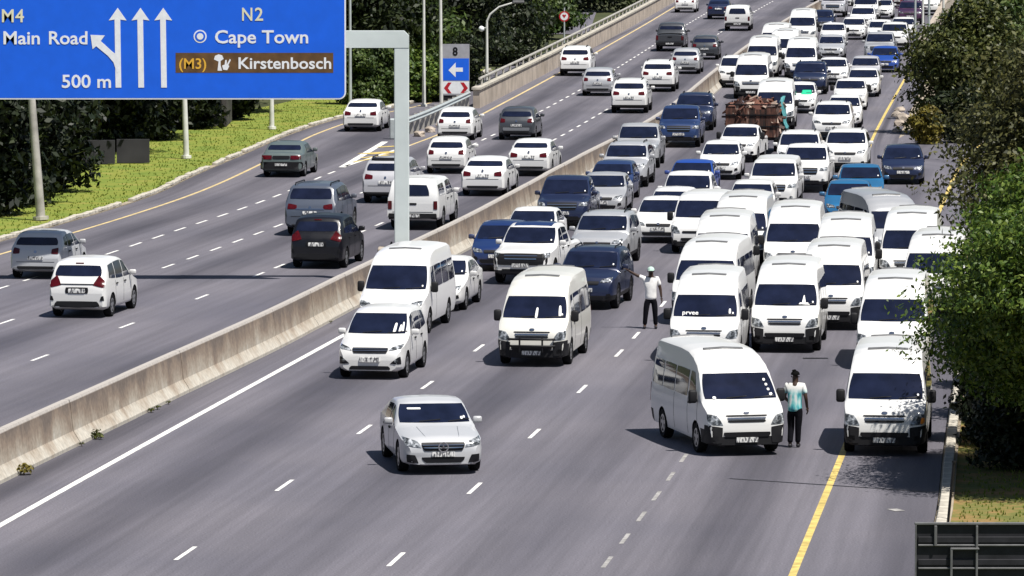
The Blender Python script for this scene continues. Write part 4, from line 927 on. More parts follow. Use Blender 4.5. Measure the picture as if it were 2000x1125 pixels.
# -- suv with cladding
fd_s = car_front(.92, .86, .80, .60)
def rails(H, y0, y1, x, s=1):
    def f(m):
        mb = MB()
        mb.tube([(s*x, y0-m.L/2, H-.02), (s*x, y0-m.L/2+.1, H+.05), (s*x, y1-m.L/2-.1, H+.05), (s*x, y1-m.L/2, H-.02)], .022, 6)
        return ('roof_rail', mb.mesh('roof_rail', 'trim', 60), 'trim')
    return f
sd_s = [[(1.5, 1.10), (2.3, 1.10), (2.3, 1.56), (1.95, 1.50)], [(2.38, 1.10), (3.2, 1.12), (3.15, 1.55), (2.38, 1.57)], [(3.28, 1.14), (3.9, 1.2), (3.72, 1.48), (3.25, 1.53)]]
suvk = [(0, .62), (.04, .82), (.14, .95), (1.02, 1.09), (1.16, 1.12), (1.9, 1.58), (2.3, 1.68), (3.6, 1.66), (4.0, 1.58), (4.32, 1.14), (4.43, 1.02), (4.5, .8)]
build_model('suv', 4.5, .92, suvk, 1.08, 1.16, 1.92, 3.95, 4.30, (.88, 3.56, .36), tumble=.24, clad=.44, dark=lambda y, r: r <= 2, zb=.24, sides=sd_s,
            fd=dict(items=fd_s, seams=[1.3, 2.34, 3.3], handles=[2.2, 3.15]), rd=dict(items=car_rear(.92, 1.02, .80, .34)), extras=[rails(1.67, 2.3, 3.7, .60), rails(1.67, 2.3, 3.7, .60, -1)], rim='darkrim')
# -- large silver suv
build_model('bigsuv', 4.75, .93, [(0, .66), (.04, .88), (.14, 1.0), (1.1, 1.15), (1.25, 1.18), (1.95, 1.68), (2.35, 1.78), (3.9, 1.77), (4.3, 1.70), (4.58, 1.18), (4.68, 1.05), (4.75, .8)], 1.13, 1.25, 1.97, 4.25, 4.56, (.92, 3.68, .38), tumble=.22, clad=.46, zb=.26,
            sides=[[(1.6, 1.16), (2.4, 1.16), (2.4, 1.66), (2.02, 1.6)], [(2.48, 1.16), (3.35, 1.17), (3.3, 1.65), (2.48, 1.67)], [(3.43, 1.18), (4.15, 1.22), (4.0, 1.60), (3.4, 1.64)]],
            fd=dict(items=car_front(.93, .92, .86, .62), seams=[1.4, 2.44, 3.4]), rd=dict(items=car_rear(.93, 1.04, .82, .36)+[('chrome_strip', 'chrome', [(-.5, .93), (.5, .93), (.5, .97), (-.5, .97)], False, dict(rnd=0))]), extras=[rails(1.77, 2.3, 4.1, .62), rails(1.77, 2.3, 4.1, .62, -1)])
# -- double cab pickup, and the same with a canopy
fd_p = [('headlight', 'lamp', [(.58, .86), (.88, .86), (.88, 1.0), (.64, .98)], True, dict(rnd=.25)), ('grille', 'trim', [(-.5, .72), (.5, .72), (.55, .98), (-.55, .98)], False, dict(nx=8)),
        ('grille_bar', 'chrome', [(-.5, .80), (.5, .80), (.5, .83), (-.5, .83)], False, dict(off_=.03, rnd=0)), ('grille_bar', 'chrome', [(-.52, .89), (.52, .89), (.52, .92), (-.52, .92)], False, dict(off_=.03, rnd=0)),
        ('air_intake', 'trim', [(-.6, .36), (.6, .36), (.6, .5), (-.6, .5)]), ('number_plate', 'plate', [(-.26, .56), (.26, .56), (.26, .67), (-.26, .67)], False, dict(off_=.05, rnd=.05)), ('fog_lamp', 'lamp', [(.68, .46), (.8, .46), (.8, .56), (.68, .56)], True, dict(rnd=.8))]
rd_p = [('tail_light', 'tail', [(.74, .74), (.88, .74), (.88, 1.04), (.74, 1.04)], True, dict(rnd=.15, nx=3)), ('bumper', 'plastic', [(-.86, .42), (.86, .42), (.86, .6), (-.86, .6)], False, dict(off_=.07, rnd=.08, nx=8)),
        ('number_plate', 'plate', [(-.25, .47), (.25, .47), (.25, .57), (-.25, .57)], False, dict(off_=.09, rnd=0)), ('tailgate_seam', 'trim', [(-.72, .64), (.72, .64), (.72, .655), (-.72, .655)], False, dict(rnd=0, nz=1, off_=.005)), ('tailgate_handle', 'trim', [(-.14, .9), (.14, .9), (.14, .97), (-.14, .97)])]
puk = [(0, .66), (.04, .90), (.14, 1.03), (1.15, 1.14), (1.3, 1.17), (1.98, 1.68), (2.35, 1.77), (3.1, 1.76), (3.35, 1.70), (3.58, 1.22), (3.66, 1.10), (5.2, 1.10), (5.3, 1.04)]
sd_p = [[(1.62, 1.15), (2.35, 1.15), (2.35, 1.65), (2.02, 1.6)], [(2.43, 1.15), (3.25, 1.16), (3.12, 1.62), (2.43, 1.66)]]
build_model('pickup', 5.3, .93, puk, 1.12, 1.3, 2.0, 3.34, 3.56, (.95, 4.05, .38), tumble=.22, clad=.46, dark=lambda y, r: r <= 2 and (y < .7), zb=.3, sides=sd_p, tail=(.97, .985, 1),
            fd=dict(items=fd_p, seams=[1.45, 2.39, 3.4], handles=[2.2, 3.1]), rd=dict(items=rd_p), cut_bed=(-.76, .76, 3.78-2.65, 5.22-2.65, .62, 1.6))
cak = puk[:7]+[(3.1, 1.77), (3.4, 1.76), (5.0, 1.80), (5.18, 1.70), (5.27, 1.12), (5.3, 1.02)]
build_model('canopy', 5.3, .93, cak, 1.12, 1.3, 2.0, 5.1, 5.25, (.95, 4.05, .38), tumble=.2, clad=.46, dark=lambda y, r: r <= 2 and (y < .7), zb=.3, sides=sd_p+[[(3.65, 1.2), (4.2, 1.2), (4.2, 1.6), (3.65, 1.6)], [(4.28, 1.2), (4.95, 1.2), (4.88, 1.58), (4.28, 1.6)]], tail=(.97, .985, 1),
            fd=dict(items=fd_p, seams=[1.45, 2.39, 3.5], handles=[2.2, 3.1]), rd=dict(items=rd_p+[('canopy_door', 'glass', [(-.62, 1.22), (.62, 1.22), (.5, 1.6), (-.5, 1.6)], False, dict(nx=8))]), rear_glass=False)
# -- small single cab bakkie
build_model('bakkie', 4.5, .85, [(0, .58), (.04, .74), (.14, .86), (.95, 1.0), (1.1, 1.03), (1.75, 1.44), (2.05, 1.52), (2.5, 1.50), (2.66, 1.40), (2.78, 1.08), (2.85, .98), (4.42, .98), (4.5, .92)], .98, 1.1, 1.77, 2.56, 2.76, (.8, 3.4, .32), tumble=.26, dark=lambda y, r: r <= 2 and (y < .7), zb=.26,
            sides=[[(1.42, 1.02), (2.3, 1.02), (2.28, 1.42), (1.80, 1.36)]], fd=dict(items=car_front(.85, .76, .74, .52), seams=[1.25, 2.45], handles=[2.3]), rd=dict(items=rd_p), cut_bed=(-.7, .7, 2.95-2.25, 4.42-2.25, .58, 1.4), tail=(.97, .985, 1), mirror='plastic')
# -- high roof minibus taxi
fd_v = [('headlight', 'lamp', [(.54, .70), (.88, .73), (.89, .96), (.68, .92)], True, dict(rnd=.3, nx=8, nz=6)), ('grille', 'trim', [(-.46, .895), (.46, .895), (.50, .93), (-.50, .93)], False, dict(rnd=.3, nx=10)),
        ('grille_slot', 'trim', [(-.42, .765), (.42, .765), (.46, .815), (-.46, .815)], False, dict(rnd=.3, nx=10)), ('grille_bar', 'chrome', [(-.46, .84), (.46, .84), (.47, .872), (-.47, .872)], False, dict(rnd=.2, off_=.025, nz=1)),
        ('air_intake', 'trim', [(-.52, .44), (.52, .44), (.56, .55), (-.56, .55)], False, dict(off_=.02)), ('number_plate', 'plate', [(-.25, .32), (.25, .32), (.25, .43), (-.25, .43)], False, dict(off_=.045, rnd=.05)),
        ('fog_lamp', 'trim', [(.66, .36), (.80, .37), (.80, .48), (.66, .47)], True), ('badge', 'chrome', [(-.07, .95), (.07, .95), (.07, 1.01), (-.07, 1.01)], False, dict(rnd=.9, nx=6))]
BC = [('bumper_corner', 'plastic', [(.58, .30), (.90, .30), (.92, .71), (.56, .66)], True, dict(rnd=.12, nx=6))]
rd_v = [('tail_light', 'tail', [(.74, .75), (.90, .75), (.90, 1.2), (.76, 1.2)], True, dict(rnd=.15, nx=3)), ('number_plate', 'plate', [(-.25, .70), (.25, .70), (.25, .81), (-.25, .81)], False, dict(off_=.02))]
vank = [(0, .66), (.03, .80), (.09, .97), (.22, 1.10), (.46, 1.20), (.56, 1.235), (1.10, 1.79), (1.34, 1.96), (1.75, 2.12), (2.25, 2.225), (3.0, 2.26), (5.0, 2.25), (5.2, 2.19), (5.34, 1.6), (5.38, 1.0)]
def roof_bar(y, w):
    def f(m):
        mb = MB(); n = 10
        for j in range(n):
            pass
        V = []; F = []
        for j in range(n+1):
            x = lerp(-w, w, j/n)
            for (dy, dz) in ((-.05, .0), (-.04, .028), (.04, .032), (.06, .0)):
                p_, _ = cast(m.bvh, m.L, 'top', x, y+dy); V.append((p_.x, p_.y, p_.z+dz))
        for j in range(n):
            for k in range(3): F.append([j*4+k, j*4+k+1, (j+1)*4+k+1, (j+1)*4+k])
        return ('roof_vent', mb.add(V, F).mesh('roof_vent', 'alu'), 'alu')
    return f
sd_v = [[(.98, 1.20), (1.72, 1.20), (1.72, 1.80), (1.42, 1.78)], [(1.86, 1.20), (3.0, 1.20), (3.0, 1.80), (1.86, 1.80)], [(3.08, 1.20), (4.1, 1.20), (4.1, 1.80), (3.08, 1.80)], [(4.18, 1.20), (5.1, 1.22), (5.02, 1.80), (4.18, 1.80)]]
VAN = dict(belt=1.18, yc=.56, yh=1.10, yrf=5.25, yb=5.33, wheels=(1.02, 4.13, .34), tumble=.13, clad=.60, zb=.22, nose=(.88, .955, .988), tail=(.95, .98, .995), mirror='plastic', rear_glass=False, crown=.045,
           sides=sd_v, front_glass=[(-.86, 1.245), (.86, 1.245), (.775, 1.78), (-.775, 1.78)])
rdv2 = rd_v+[('rear_window', 'glass', [(-.72, 1.25), (.72, 1.25), (.68, 1.8), (-.68, 1.8)], False, dict(nx=8))]
build_model('van', 5.38, .94, vank, fd=dict(items=fd_v+BC, seams=[.9, 1.79, 3.04], handles=[1.6]), rd=dict(items=rdv2), dark=lambda y, r: r <= 2 and (y < .62 or y > 5.0), extras=[roof_bar(2.15, .46), roof_bar(4.95, .5)], **VAN)
build_model('vanwhite', 5.38, .94, vank, fd=dict(items=fd_v, seams=[.9, 1.79, 3.04], handles=[1.6]), rd=dict(items=rdv2), dark=None, extras=[roof_bar(2.15, .46), roof_bar(4.95, .5)], **VAN)
def bull_bar(m):
    mb = MB()
    for z in (.56, .74): mb.tube([(-.62, -m.L/2-.02, z), (-.5, -m.L/2-.12, z), (.5, -m.L/2-.12, z), (.62, -m.L/2-.02, z)], .03, 8)
    for x in (-.3, .3): mb.tube([(x, -m.L/2-.12, .4), (x, -m.L/2-.12, .78)], .025, 6)
    return ('bull_bar', mb.mesh('bull_bar', 'trim', 60), 'trim')
build_model('vanbull', 5.38, .94, vank, fd=dict(items=fd_v+BC, seams=[.9, 1.79, 3.04], handles=[1.6]), rd=dict(items=rdv2), dark=lambda y, r: r <= 2 and (y < .62 or y > 5.0), extras=[roof_bar(2.15, .46), roof_bar(4.95, .5), bull_bar], **VAN)
# -- newer semi-bonnet minibus
nvk = [(0, .62), (.03, .78), (.10, .93), (.3, 1.04), (.75, 1.16), (.88, 1.20), (1.62, 1.90), (1.9, 2.08), (2.3, 2.2), (2.9, 2.26), (5.2, 2.25), (5.5, 2.18), (5.7, 1.5), (5.75, .95)]
fd_n = [('headlight', 'lamp', [(.50, .80), (.88, .84), (.88, .98), (.60, .93)], True, dict(rnd=.3, nx=8)), ('grille', 'trim', [(-.5, .70), (.5, .70), (.52, .86), (-.52, .86)]), ('air_intake', 'trim', [(-.55, .28), (.55, .28), (.6, .5), (-.6, .5)]),
        ('fog_lamp', 'trim', [(.66, .36), (.82, .38), (.82, .52), (.68, .5)], True), ('number_plate', 'plate', [(-.25, .54), (.25, .54), (.25, .65), (-.25, .65)], False, dict(off_=.04))]
build_model('newvan', 5.75, .96, nvk, 1.18, .88, 1.62, 5.4, 5.68, (1.05, 4.3, .35), tumble=.14, clad=.5, zb=.22, nose=(.84, .94, .985), tail=(.95, .98, .995), mirror='plastic', crown=.045,
            sides=[[(1.3, 1.22), (2.1, 1.22), (2.1, 1.82), (1.75, 1.8)], [(2.2, 1.22), (3.3, 1.22), (3.3, 1.82), (2.2, 1.82)], [(3.38, 1.22), (4.4, 1.22), (4.4, 1.82), (3.38, 1.82)], [(4.48, 1.22), (5.4, 1.24), (5.3, 1.82), (4.48, 1.82)]],
            front_glass=[(-.88, 1.23), (.88, 1.23), (.79, 1.85), (-.79, 1.85)], fd=dict(items=fd_n, seams=[1.2, 2.15]), rd=dict(items=rd_v), extras=[roof_bar(2.5, .46)], rear_glass=False)
# -- low roof minibus
build_model('lowvan', 4.75, .92, [(0, .62), (.03, .82), (.1, .95), (.3, 1.04), (.55, 1.10), (.65, 1.14), (1.3, 1.72), (1.7, 1.86), (2.4, 1.92), (4.4, 1.90), (4.62, 1.8), (4.72, 1.2), (4.75, .9)], 1.10, .65, 1.32, 4.5, 4.68, (.95, 3.6, .33), tumble=.16, clad=.56, zb=.24, dark=lambda y, r: r <= 2 and (y < .7), mirror='plastic',
            nose=(.86, .945, .985), tail=(.95, .98, .995), sides=[[(1.05, 1.14), (1.8, 1.14), (1.8, 1.68), (1.42, 1.62)], [(1.9, 1.14), (2.95, 1.14), (2.95, 1.7), (1.9, 1.7)], [(3.05, 1.14), (4.4, 1.16), (4.3, 1.68), (3.05, 1.7)]],
            fd=dict(items=fd_v[:1]+fd_v[4:7]+[('grille', 'trim', [(-.5, .70), (.5, .70), (.5, .78), (-.5, .78)])], seams=[.98, 1.85]), rd=dict(items=rd_v), rear_glass=False)

# ------------------------------------------------------------------ vehicles on the road
CATS = dict(hatch='car', sedan='car', oldsedan='car', execsedan='car', mpv='car', suv='suv', bigsuv='suv', pickup='pickup', canopy='pickup', bakkie='pickup', van='minibus', vanwhite='minibus', vanbull='minibus', newvan='minibus', lowvan='minibus')
NAMES = dict(hatch='hatchback_car', sedan='sedan_car', oldsedan='sedan_car', execsedan='sedan_car', mpv='mpv_car', suv='suv_car', bigsuv='suv_car', pickup='pickup_truck', canopy='pickup_truck', bakkie='pickup_truck', van='minibus_taxi', vanwhite='minibus_taxi', vanbull='minibus_taxi', newvan='minibus_taxi', lowvan='minibus')
def place(model, colour, u, v, away, dyaw, label, group, parts=True):
    m = MODELS[model]; p0 = G(u, v); c = cLa if away else cC
    th = -math.atan(slope(c, p0.y+2))+math.radians(dyaw+random.uniform(-.6, .6)*(1 if v < 860 else 0))
    pos = p0+Vector((-math.sin(th), math.cos(th), 0))*(m.L/2)
    root = empty(NAMES[model], pos, th+(math.pi if away else 0)); tag(root, label, CATS[model], group)
    made = []
    for (nm, me, mat, par, loc) in m.parts:
        o = bpy.data.objects.new(nm, me); C.objects.link(o)
        o.parent = made[par] if par is not None else root; o.location = loc
        if mat == 'paint':
            o.material_slots[0].link = 'OBJECT'; o.material_slots[0].material = M['paint_'+colour]
        made.append(o)
    root['_m'] = model
    return root
def add_on(root, name, axis, q, mat, **kw):
    o_ = dict(nx=4, nz=3, off_=.02, rnd=.15); o_.update(kw)
    return ob(name, MODELS[root['_m']].patch(axis, q, **o_).mesh(name, mat), root)
GL = 'traffic heading away on the left carriageway'; GR = 'traffic coming towards the camera'; GV = 'white minibus taxis blocking the lanes'
VEH = [
 # left carriageway, seen from behind
 ('hatch', 'lightsilver', 69, 546, 1, 0, 'small silver hatchback at the far left edge, beside the white people carrier', GL),
 ('mpv', 'white', 150, 622, 1, 0, 'white people carrier with boomerang red tail lights, nearest on the left carriageway', GL),
 ('oldsedan', 'oldgreen', 549, 347, 1, 0, 'old grey-green sedan with full-width red tail lamps near the grass verge', GL),
 ('bigsuv', 'slate', 605, 462, 1, 0, 'blue-grey large SUV just ahead of the black car', GL),
 ('mpv', 'black', 617, 526, 1, 0, 'black people carrier directly behind the blue-grey SUV', GL),
 ('sedan', 'white', 704, 258, 1, 0, 'white sedan on the exit lane between the big sign and the gantry post', GL),
 ('suv', 'lightgrey', 752, 398, 1, 0, 'pale grey SUV with black roof bars half hidden by the gantry post', GL),
 ('canopy', 'white', 806, 450, 1, 0, 'white pickup with a canopy passing right behind the gantry post', GL),
 ('hatch', 'white', 871, 340, 1, 0, 'white hatchback with red tail lamps, right of the gantry post, below another white hatchback', GL),
 ('hatch', 'white', 888, 275, 1, 0, 'white hatchback beside the end of the steel guardrail', GL),
 ('hatch', 'dgrey', 1008, 274, 1, 0, 'dark grey hatchback with a silver rear bumper in the middle of the left carriageway', GL),
 ('sedan', 'white', 1032, 345, 1, 0, 'white sedan close to the median barrier, right of the sleek white hatchback', GL),
 ('sedan', 'white', 942, 384, 1, 0, 'sleek white hatchback with slim tail lamps just left of the median barrier', GL),
 ('suv', 'white', 1123, 149, 1, 0, 'white car hugging the pale parapet on the left', GL),
 ('hatch', 'silver', 1167, 188, 1, 0, 'silver hatchback following the white car along the parapet', GL),
 ('suv', 'white', 1228, 222, 1, 0, 'white crossover with a dark rear band, across the barrier from the dark blue SUV', GL),
 ('suv', 'white', 1284, 180, 1, 0, 'white crossover with a dark lower bumper behind the silver hatchback', GL),
 ('hatch', 'silver', 1338, 145, 1, 0, 'silver hatchback between the white crossover and the grey car', GL),
 ('hatch', 'dgrey', 1376, 117, 1, 0, 'dark grey hatchback nearest the far median', GL),
 ('pickup', 'dgrey', 1308, 101, 1, 0, 'dark grey double cab pickup in the far left lanes', GL),
 ('canopy', 'white', 1440, 61, 1, 0, 'white pickup with a canopy high up beside the far median', GL),
 ('sedan', 'navy', 1403, 38, 1, 0, 'dark blue sedan next to the far white canopy pickup', GL),
 ('hatch', 'white', 1338, 25, 1, 0, 'white car farthest away beside the top of the parapet', GL),
 # right carriageway, lane beside the barrier
 ('execsedan', 'lightsilver', 866, 928, 0, 15, 'silver executive sedan with a star emblem, nearest car in the middle of the road', GR),
 ('mpv', 'white', 722, 742, 0, -1, 'white people carrier with chrome grille bars in the lane beside the barrier', GR),
 ('newvan', 'white', 762, 656, 0, -3, 'white semi-bonnet minibus right behind the white people carrier', GR),
 ('sedan', 'white', 846, 609, 0, -2, 'white car mostly hidden behind the semi-bonnet minibus', GR),
 ('vanbull', 'cream', 1038, 717, 0, -1, 'cream-white minibus with a black bull bar, alone in the middle lane', GR),
 ('suv', 'navy', 1140, 606, 0, -3, 'dark navy crossover tucked behind the bull bar minibus', GR),
 ('pickup', 'white', 1016, 557, 0, -5, 'white pickup with a dark roof and black grille beside the deep blue hatchback', GR),
 ('hatch', 'deepblue', 969, 531, 0, 0, 'deep blue hatchback close to the concrete barrier', GR),
 ('sedan', 'white', 1030, 500, 0, 0, 'white car behind the deep blue hatchback at the barrier', GR),
 ('pickup', 'navy', 1097, 450, 0, 0, 'dark blue double cab pickup with a chrome grille near the barrier', GR),
 ('suv', 'silver', 1165, 525, 0, -2, 'silver SUV with roof rails in front of the silver sedan', GR),
 ('sedan', 'silver', 1173, 422, 0, 0, 'silver sedan right beside the chrome-grilled dark blue pickup', GR),
 ('hatch', 'blue', 1189, 396, 0, 0, 'dark blue hatchback behind the silver sedan', GR),
 ('suv', 'silver', 1217, 367, 0, 0, 'silver-white crossover with a wide black grille', GR),
 ('pickup', 'silver', 1243, 330, 0, 0, 'pale silver pickup behind the wide-grilled crossover', GR),
 ('pickup', 'blue', 1325, 289, 0, 0, 'blue double cab pickup with pale headlamps, left of the scrap load', GR),
 ('suv', 'navy', 1354, 256, 0, 0, 'dark blue SUV behind the blue double cab pickup', GR),
 # middle lanes, small cars
 ('sedan', 'royal', 1345, 394, 0, 0, 'bright blue sedan behind the white double cab', GR),
 ('pickup', 'white', 1336, 440, 0, 0, 'white double cab in front of the bright blue sedan', GR),
 ('hatch', 'white', 1308, 456, 0, 0, 'white hatchback squeezed between the white double cab and the white sedan', GR),
 ('sedan', 'white', 1285, 476, 0, 0, 'white sedan left of the low roof minibus', GR),
 ('lowvan', 'white', 1361, 497, 0, -2, 'white low roof minibus with a black bumper beside the white sedan', GR),
 ('hatch', 'white', 1405, 352, 0, 0, 'white hatchback below the small white bakkie', GR),
 ('bakkie', 'white', 1438, 318, 0, -4, 'small white bakkie in front of the brown scrap load', GR),
 ('canopy', 'white', 1506, 412, 0, 0, 'white canopy pickup behind the cluster of minibuses', GR),
 ('hatch', 'white', 1464, 440, 0, 0, 'white hatchback just in front of the white canopy pickup', GR),
 ('pickup', 'white', 1570, 377, 0, 0, 'white pickup facing us right of the canopy pickup', GR),
 ('suv', 'white', 1559, 342, 0, 0, 'white SUV right behind the white pickup', GR),
 ('sedan', 'teal', 1656, 440, 0, 2, 'turquoise blue sedan stuck behind the minibuses', GR),
 ('sedan', 'teal', 1682, 404, 0, 3, 'second turquoise car behind the turquoise blue sedan', GR),
 ('hatch', 'navy', 1764, 361, 0, 2, 'dark blue hatchback alone on the on-ramp at the trees', GR),
 # right hand column of small cars
 ('suv', 'white', 1650, 338, 0, 0, 'white SUV with a dark blue windscreen left of the yellow line', GR),
 ('suv', 'white', 1624, 276, 0, 0, 'white SUV with a wide honeycomb grille, ahead of a row of white cars', GR),
 ('hatch', 'white', 1648, 250, 0, 0, 'white hatchback behind the honeycomb-grilled SUV', GR),
 ('bakkie', 'white', 1660, 216, 0, 0, 'white bakkie with a bright windscreen reflection in the right column', GR),
 ('sedan', 'white', 1684, 190, 0, 0, 'white sedan behind the white bakkie in the right column', GR),
 ('hatch', 'lightgrey', 1688, 164, 0, 0, 'pale grey hatchback at the left of the royal blue car', GR),
 ('hatch', 'royal', 1727, 142, 0, 0, 'royal blue hatchback in the right column beside the tree', GR),
 ('pickup', 'silver', 1716, 122, 0, 0, 'pale silver pickup right behind the royal blue hatchback', GR),
 ('suv', 'white', 1746, 97, 0, 0, 'white SUV behind the pale silver pickup', GR),
 ('sedan', 'white', 1763, 78, 0, 0, 'white sedan in front of the dark plum car', GR),
 ('suv', 'plum', 1777, 48, 0, 0, 'dark plum SUV beside the lamp posts', GR),
 ('suv', 'silver', 1786, 22, 0, 0, 'silver SUV behind the dark plum SUV', GR),
 ('hatch', 'red', 1752, 14, 0, 0, 'dark red hatchback at the top of the road', GR),
 ('hatch', 'white', 1722, 37, 0, 0, 'white hatchback left of the dark plum SUV', GR),
 ('sedan', 'white', 1736, 2, 0, 0, 'white car half out of the top edge, left of the dark red hatchback', GR),
 ('suv', 'dgrey', 1829, 14, 0, 0, 'dark car at the top edge on the far right shoulder', GR),
 ('suv', 'white', 1684, 61, 0, 0, 'white SUV in the far centre lane in front of a white minibus', GR),
 ('hatch', 'white', 1666, 78, 0, 0, 'white hatchback left of the far centre SUV', GR),
 ('hatch', 'silver', 1622, 117, 0, 0, 'silver hatchback right of the column of minibuses', GR),
 ('bakkie', 'white', 1626, 92, 0, 0, 'white bakkie behind the silver hatchback at the minibus column', GR),
 ('pickup', 'lightgrey', 1626, 34, 0, 0, 'pale blue-grey pickup near the top of the road', GR),
 ('hatch', 'white', 1561, 222, 0, 0, 'white hatchback with a green panel under its windscreen', GR),
 ('suv', 'navy', 1581, 185, 0, 0, 'dark blue SUV behind the hatchback with the green panel', GR),
 ('suv', 'white', 1434, 172, 0, 0, 'white SUV with a black grille hidden beside the left-hand far minibus', GR),
 ('sedan', 'white', 1648, 12, 0, 0, 'white sedan at the top edge right of the pale blue-grey pickup', GR),
 ('hatch', 'dgrey', 1608, 4, 0, 0, 'dark hatchback at the top edge above the pale blue-grey pickup', GR),
 ('suv', 'white', 1702, 8, 0, 0, 'white SUV at the top edge above the far white minibus', GR),
 ('hatch', 'navy', 1604, 62, 0, 0, 'dark blue hatchback between the last far minibus and the white bakkie', GR),
 ('hatch', 'white', 1718, 84, 0, 0, 'white hatchback between the far centre SUV and the pale silver pickup', GR),
 ('sedan', 'white', 1625, 167, 0, 0, 'white sedan in the gap left of the right column, behind the dark blue SUV', GR),
 ('suv', 'white', 1812, 30, 0, 0, 'white SUV on the far right shoulder beside the lamp posts', GR),
 # minibuses
 ('van', 'white', 1459, 891, 0, 19.5, 'white minibus slewed across the lane in front, purple-grey side in shade', GV),
 ('van', 'white', 1727, 892, 0, 1, 'white minibus half shaded by the tree, nearest on the right shoulder', GV),
 ('vanwhite', 'white', 1374, 714, 0, 0, 'white minibus with white lettering along the windscreen, behind the slewed one', GV),
 ('van', 'white', 1532, 690, 0, 0, 'white minibus with a black bumper in the middle of the block, ornament behind its windscreen', GV),
 ('van', 'white', 1741, 724, 0, 0, 'white minibus right behind the half shaded one, beside the leafy tree', GV),
 ('van', 'white', 1372, 636, 0, -3, 'white minibus beside the man who points, behind the lettered one', GV),
 ('van', 'white', 1622, 646, 0, 0, 'white minibus tucked right behind the one with the ornament', GV),
 ('van', 'white', 1408, 575, 0, 0, 'white minibus third in line behind the man who points', GV),
 ('van', 'white', 1442, 529, 0, 0, 'white minibus with a dark windscreen in the middle of the back row', GV),
 ('van', 'white', 1548, 553, 0, .5, 'white minibus in the back row in front of the white canopy pickup', GV),
 ('van', 'white', 1648, 583, 0, .5, 'white minibus in the back row below the turquoise sedan', GV),
 ('van', 'white', 1775, 568, 0, -1, 'white minibus in the back row touching the leafy tree', GV),
 ('van', 'silver', 1762, 524, 0, 16, 'silver-grey minibus standing askew at the back of the block', GV),
 ('van', 'white', 1822, 620, 0, -2, 'white minibus almost hidden behind the leafy tree', GV),
 ('van', 'white', 1466, 194, 0, 0, 'white minibus first in the far column, by the end of the brown median', GV),
 ('vanwhite', 'white', 1487, 152, 0, 0, 'white minibus second in the far left column', GV),
 ('van', 'white', 1512, 122, 0, 0, 'white minibus third in the far left column', GV),
 ('van', 'white', 1530, 136, 0, 0, 'white minibus wedged between the two far columns', GV),
 ('van', 'white', 1563, 156, 0, 0, 'white minibus first in the far right column', GV),
 ('vanwhite', 'white', 1566, 88, 0, 0, 'white minibus last in the far column', GV),
 ('van', 'white', 1690, 42, 0, 0, 'white minibus near the top, behind the far centre SUV', GV),
 ('van', 'white', 1512, 256, 0, 0, 'white minibus showing over the brown scrap load', GV),
]
R = {}
for row in VEH: R[row[6]] = place(*row)
def find(s): return next(o for k, o in R.items() if s in k)
r_ = find('star emblem')
add_on(r_, 'windscreen_sticker', 'front', [(-.56, 1.24), (-.26, 1.24), (-.26, 1.27), (-.56, 1.27)], 'sticker')
add_on(r_, 'licence_disc', 'front', [(.58, 1.05), (.64, 1.05), (.64, 1.10), (.58, 1.10)], 'sticker', rnd=.8)
r_ = find('chrome grille bars in')
for q in ([(.42, 1.12), (.50, 1.12), (.50, 1.34), (.44, 1.34)], [(.56, 1.13), (.62, 1.13), (.62, 1.30), (.58, 1.30)], [(.64, 1.14), (.70, 1.14), (.67, 1.36), (.63, 1.36)]):
    add_on(r_, 'windscreen_sticker', 'front', q, 'sticker', rnd=.5)
r_ = find('bull bar, alone')
for q in ([(.02, 1.24), (.09, 1.24), (.09, 1.5), (.03, 1.5)], [(.64, 1.28), (.72, 1.28), (.68, 1.55), (.62, 1.55)]): add_on(r_, 'windscreen_sticker', 'front', q, 'sticker', rnd=.6)
r_ = find('slewed across')
for k in range(4): add_on(r_, 'licence_disc', 'front', [(.60+k*.025, 1.6-k*.1), (.66+k*.025, 1.6-k*.1), (.66+k*.025, 1.65-k*.1), (.60+k*.025, 1.65-k*.1)], 'sticker', rnd=.7)
add_on(r_, 'licence_disc', 'front', [(-.66, 1.24), (-.58, 1.24), (-.58, 1.30), (-.66, 1.30)], 'sticker', rnd=.8)
r_ = find('half shaded by the tree'); add_on(r_, 'indicator_lamp', 'front', [(.80, .74), (.88, .75), (.88, .88), (.82, .88)], 'amber', rnd=.6, off_=.03)
r_ = find('ornament behind'); add_on(r_, 'dash_ornament', 'front', [(.34, 1.26), (.66, 1.26), (.60, 1.32), (.38, 1.32)], 'sticker'); add_on(r_, 'dash_ornament', 'front', [(.44, 1.33), (.54, 1.33), (.50, 1.5), (.48, 1.5)], 'sticker')
r_ = find('green panel'); add_on(r_, 'green_panel', 'front', [(.05, .93), (.6, .93), (.55, 1.12), (.12, 1.12)], 'greenfilm')
r_ = find('dark roof and black grille'); add_on(r_, 'black_roof', 'top', [(-.62, 2.02), (.62, 2.02), (.60, 3.2), (-.60, 3.2)], 'paint_deepblue', nx=8, nz=8, off_=.01)
add_on(r_, 'black_grille', 'front', [(-.84, .62), (.84, .62), (.84, .97), (-.84, .97)], 'trim', nx=12, off_=.02)
add_on(find('silver rear bumper'), 'bumper_panel', 'rear', [(-.6, .44), (.6, .44), (.62, .58), (-.62, .58)], 'rim', nx=8)
add_on(find('pale grey SUV with black'), 'roof_bar', 'rear', [(-.62, 1.60), (.62, 1.60), (.6, 1.655), (-.6, 1.655)], 'trim', nx=8, off_=.06)
add_on(find('boomerang'), 'tinted_band', 'rear', [(-.5, .98), (.5, .98), (.5, 1.0), (-.5, 1.0)], 'trim')

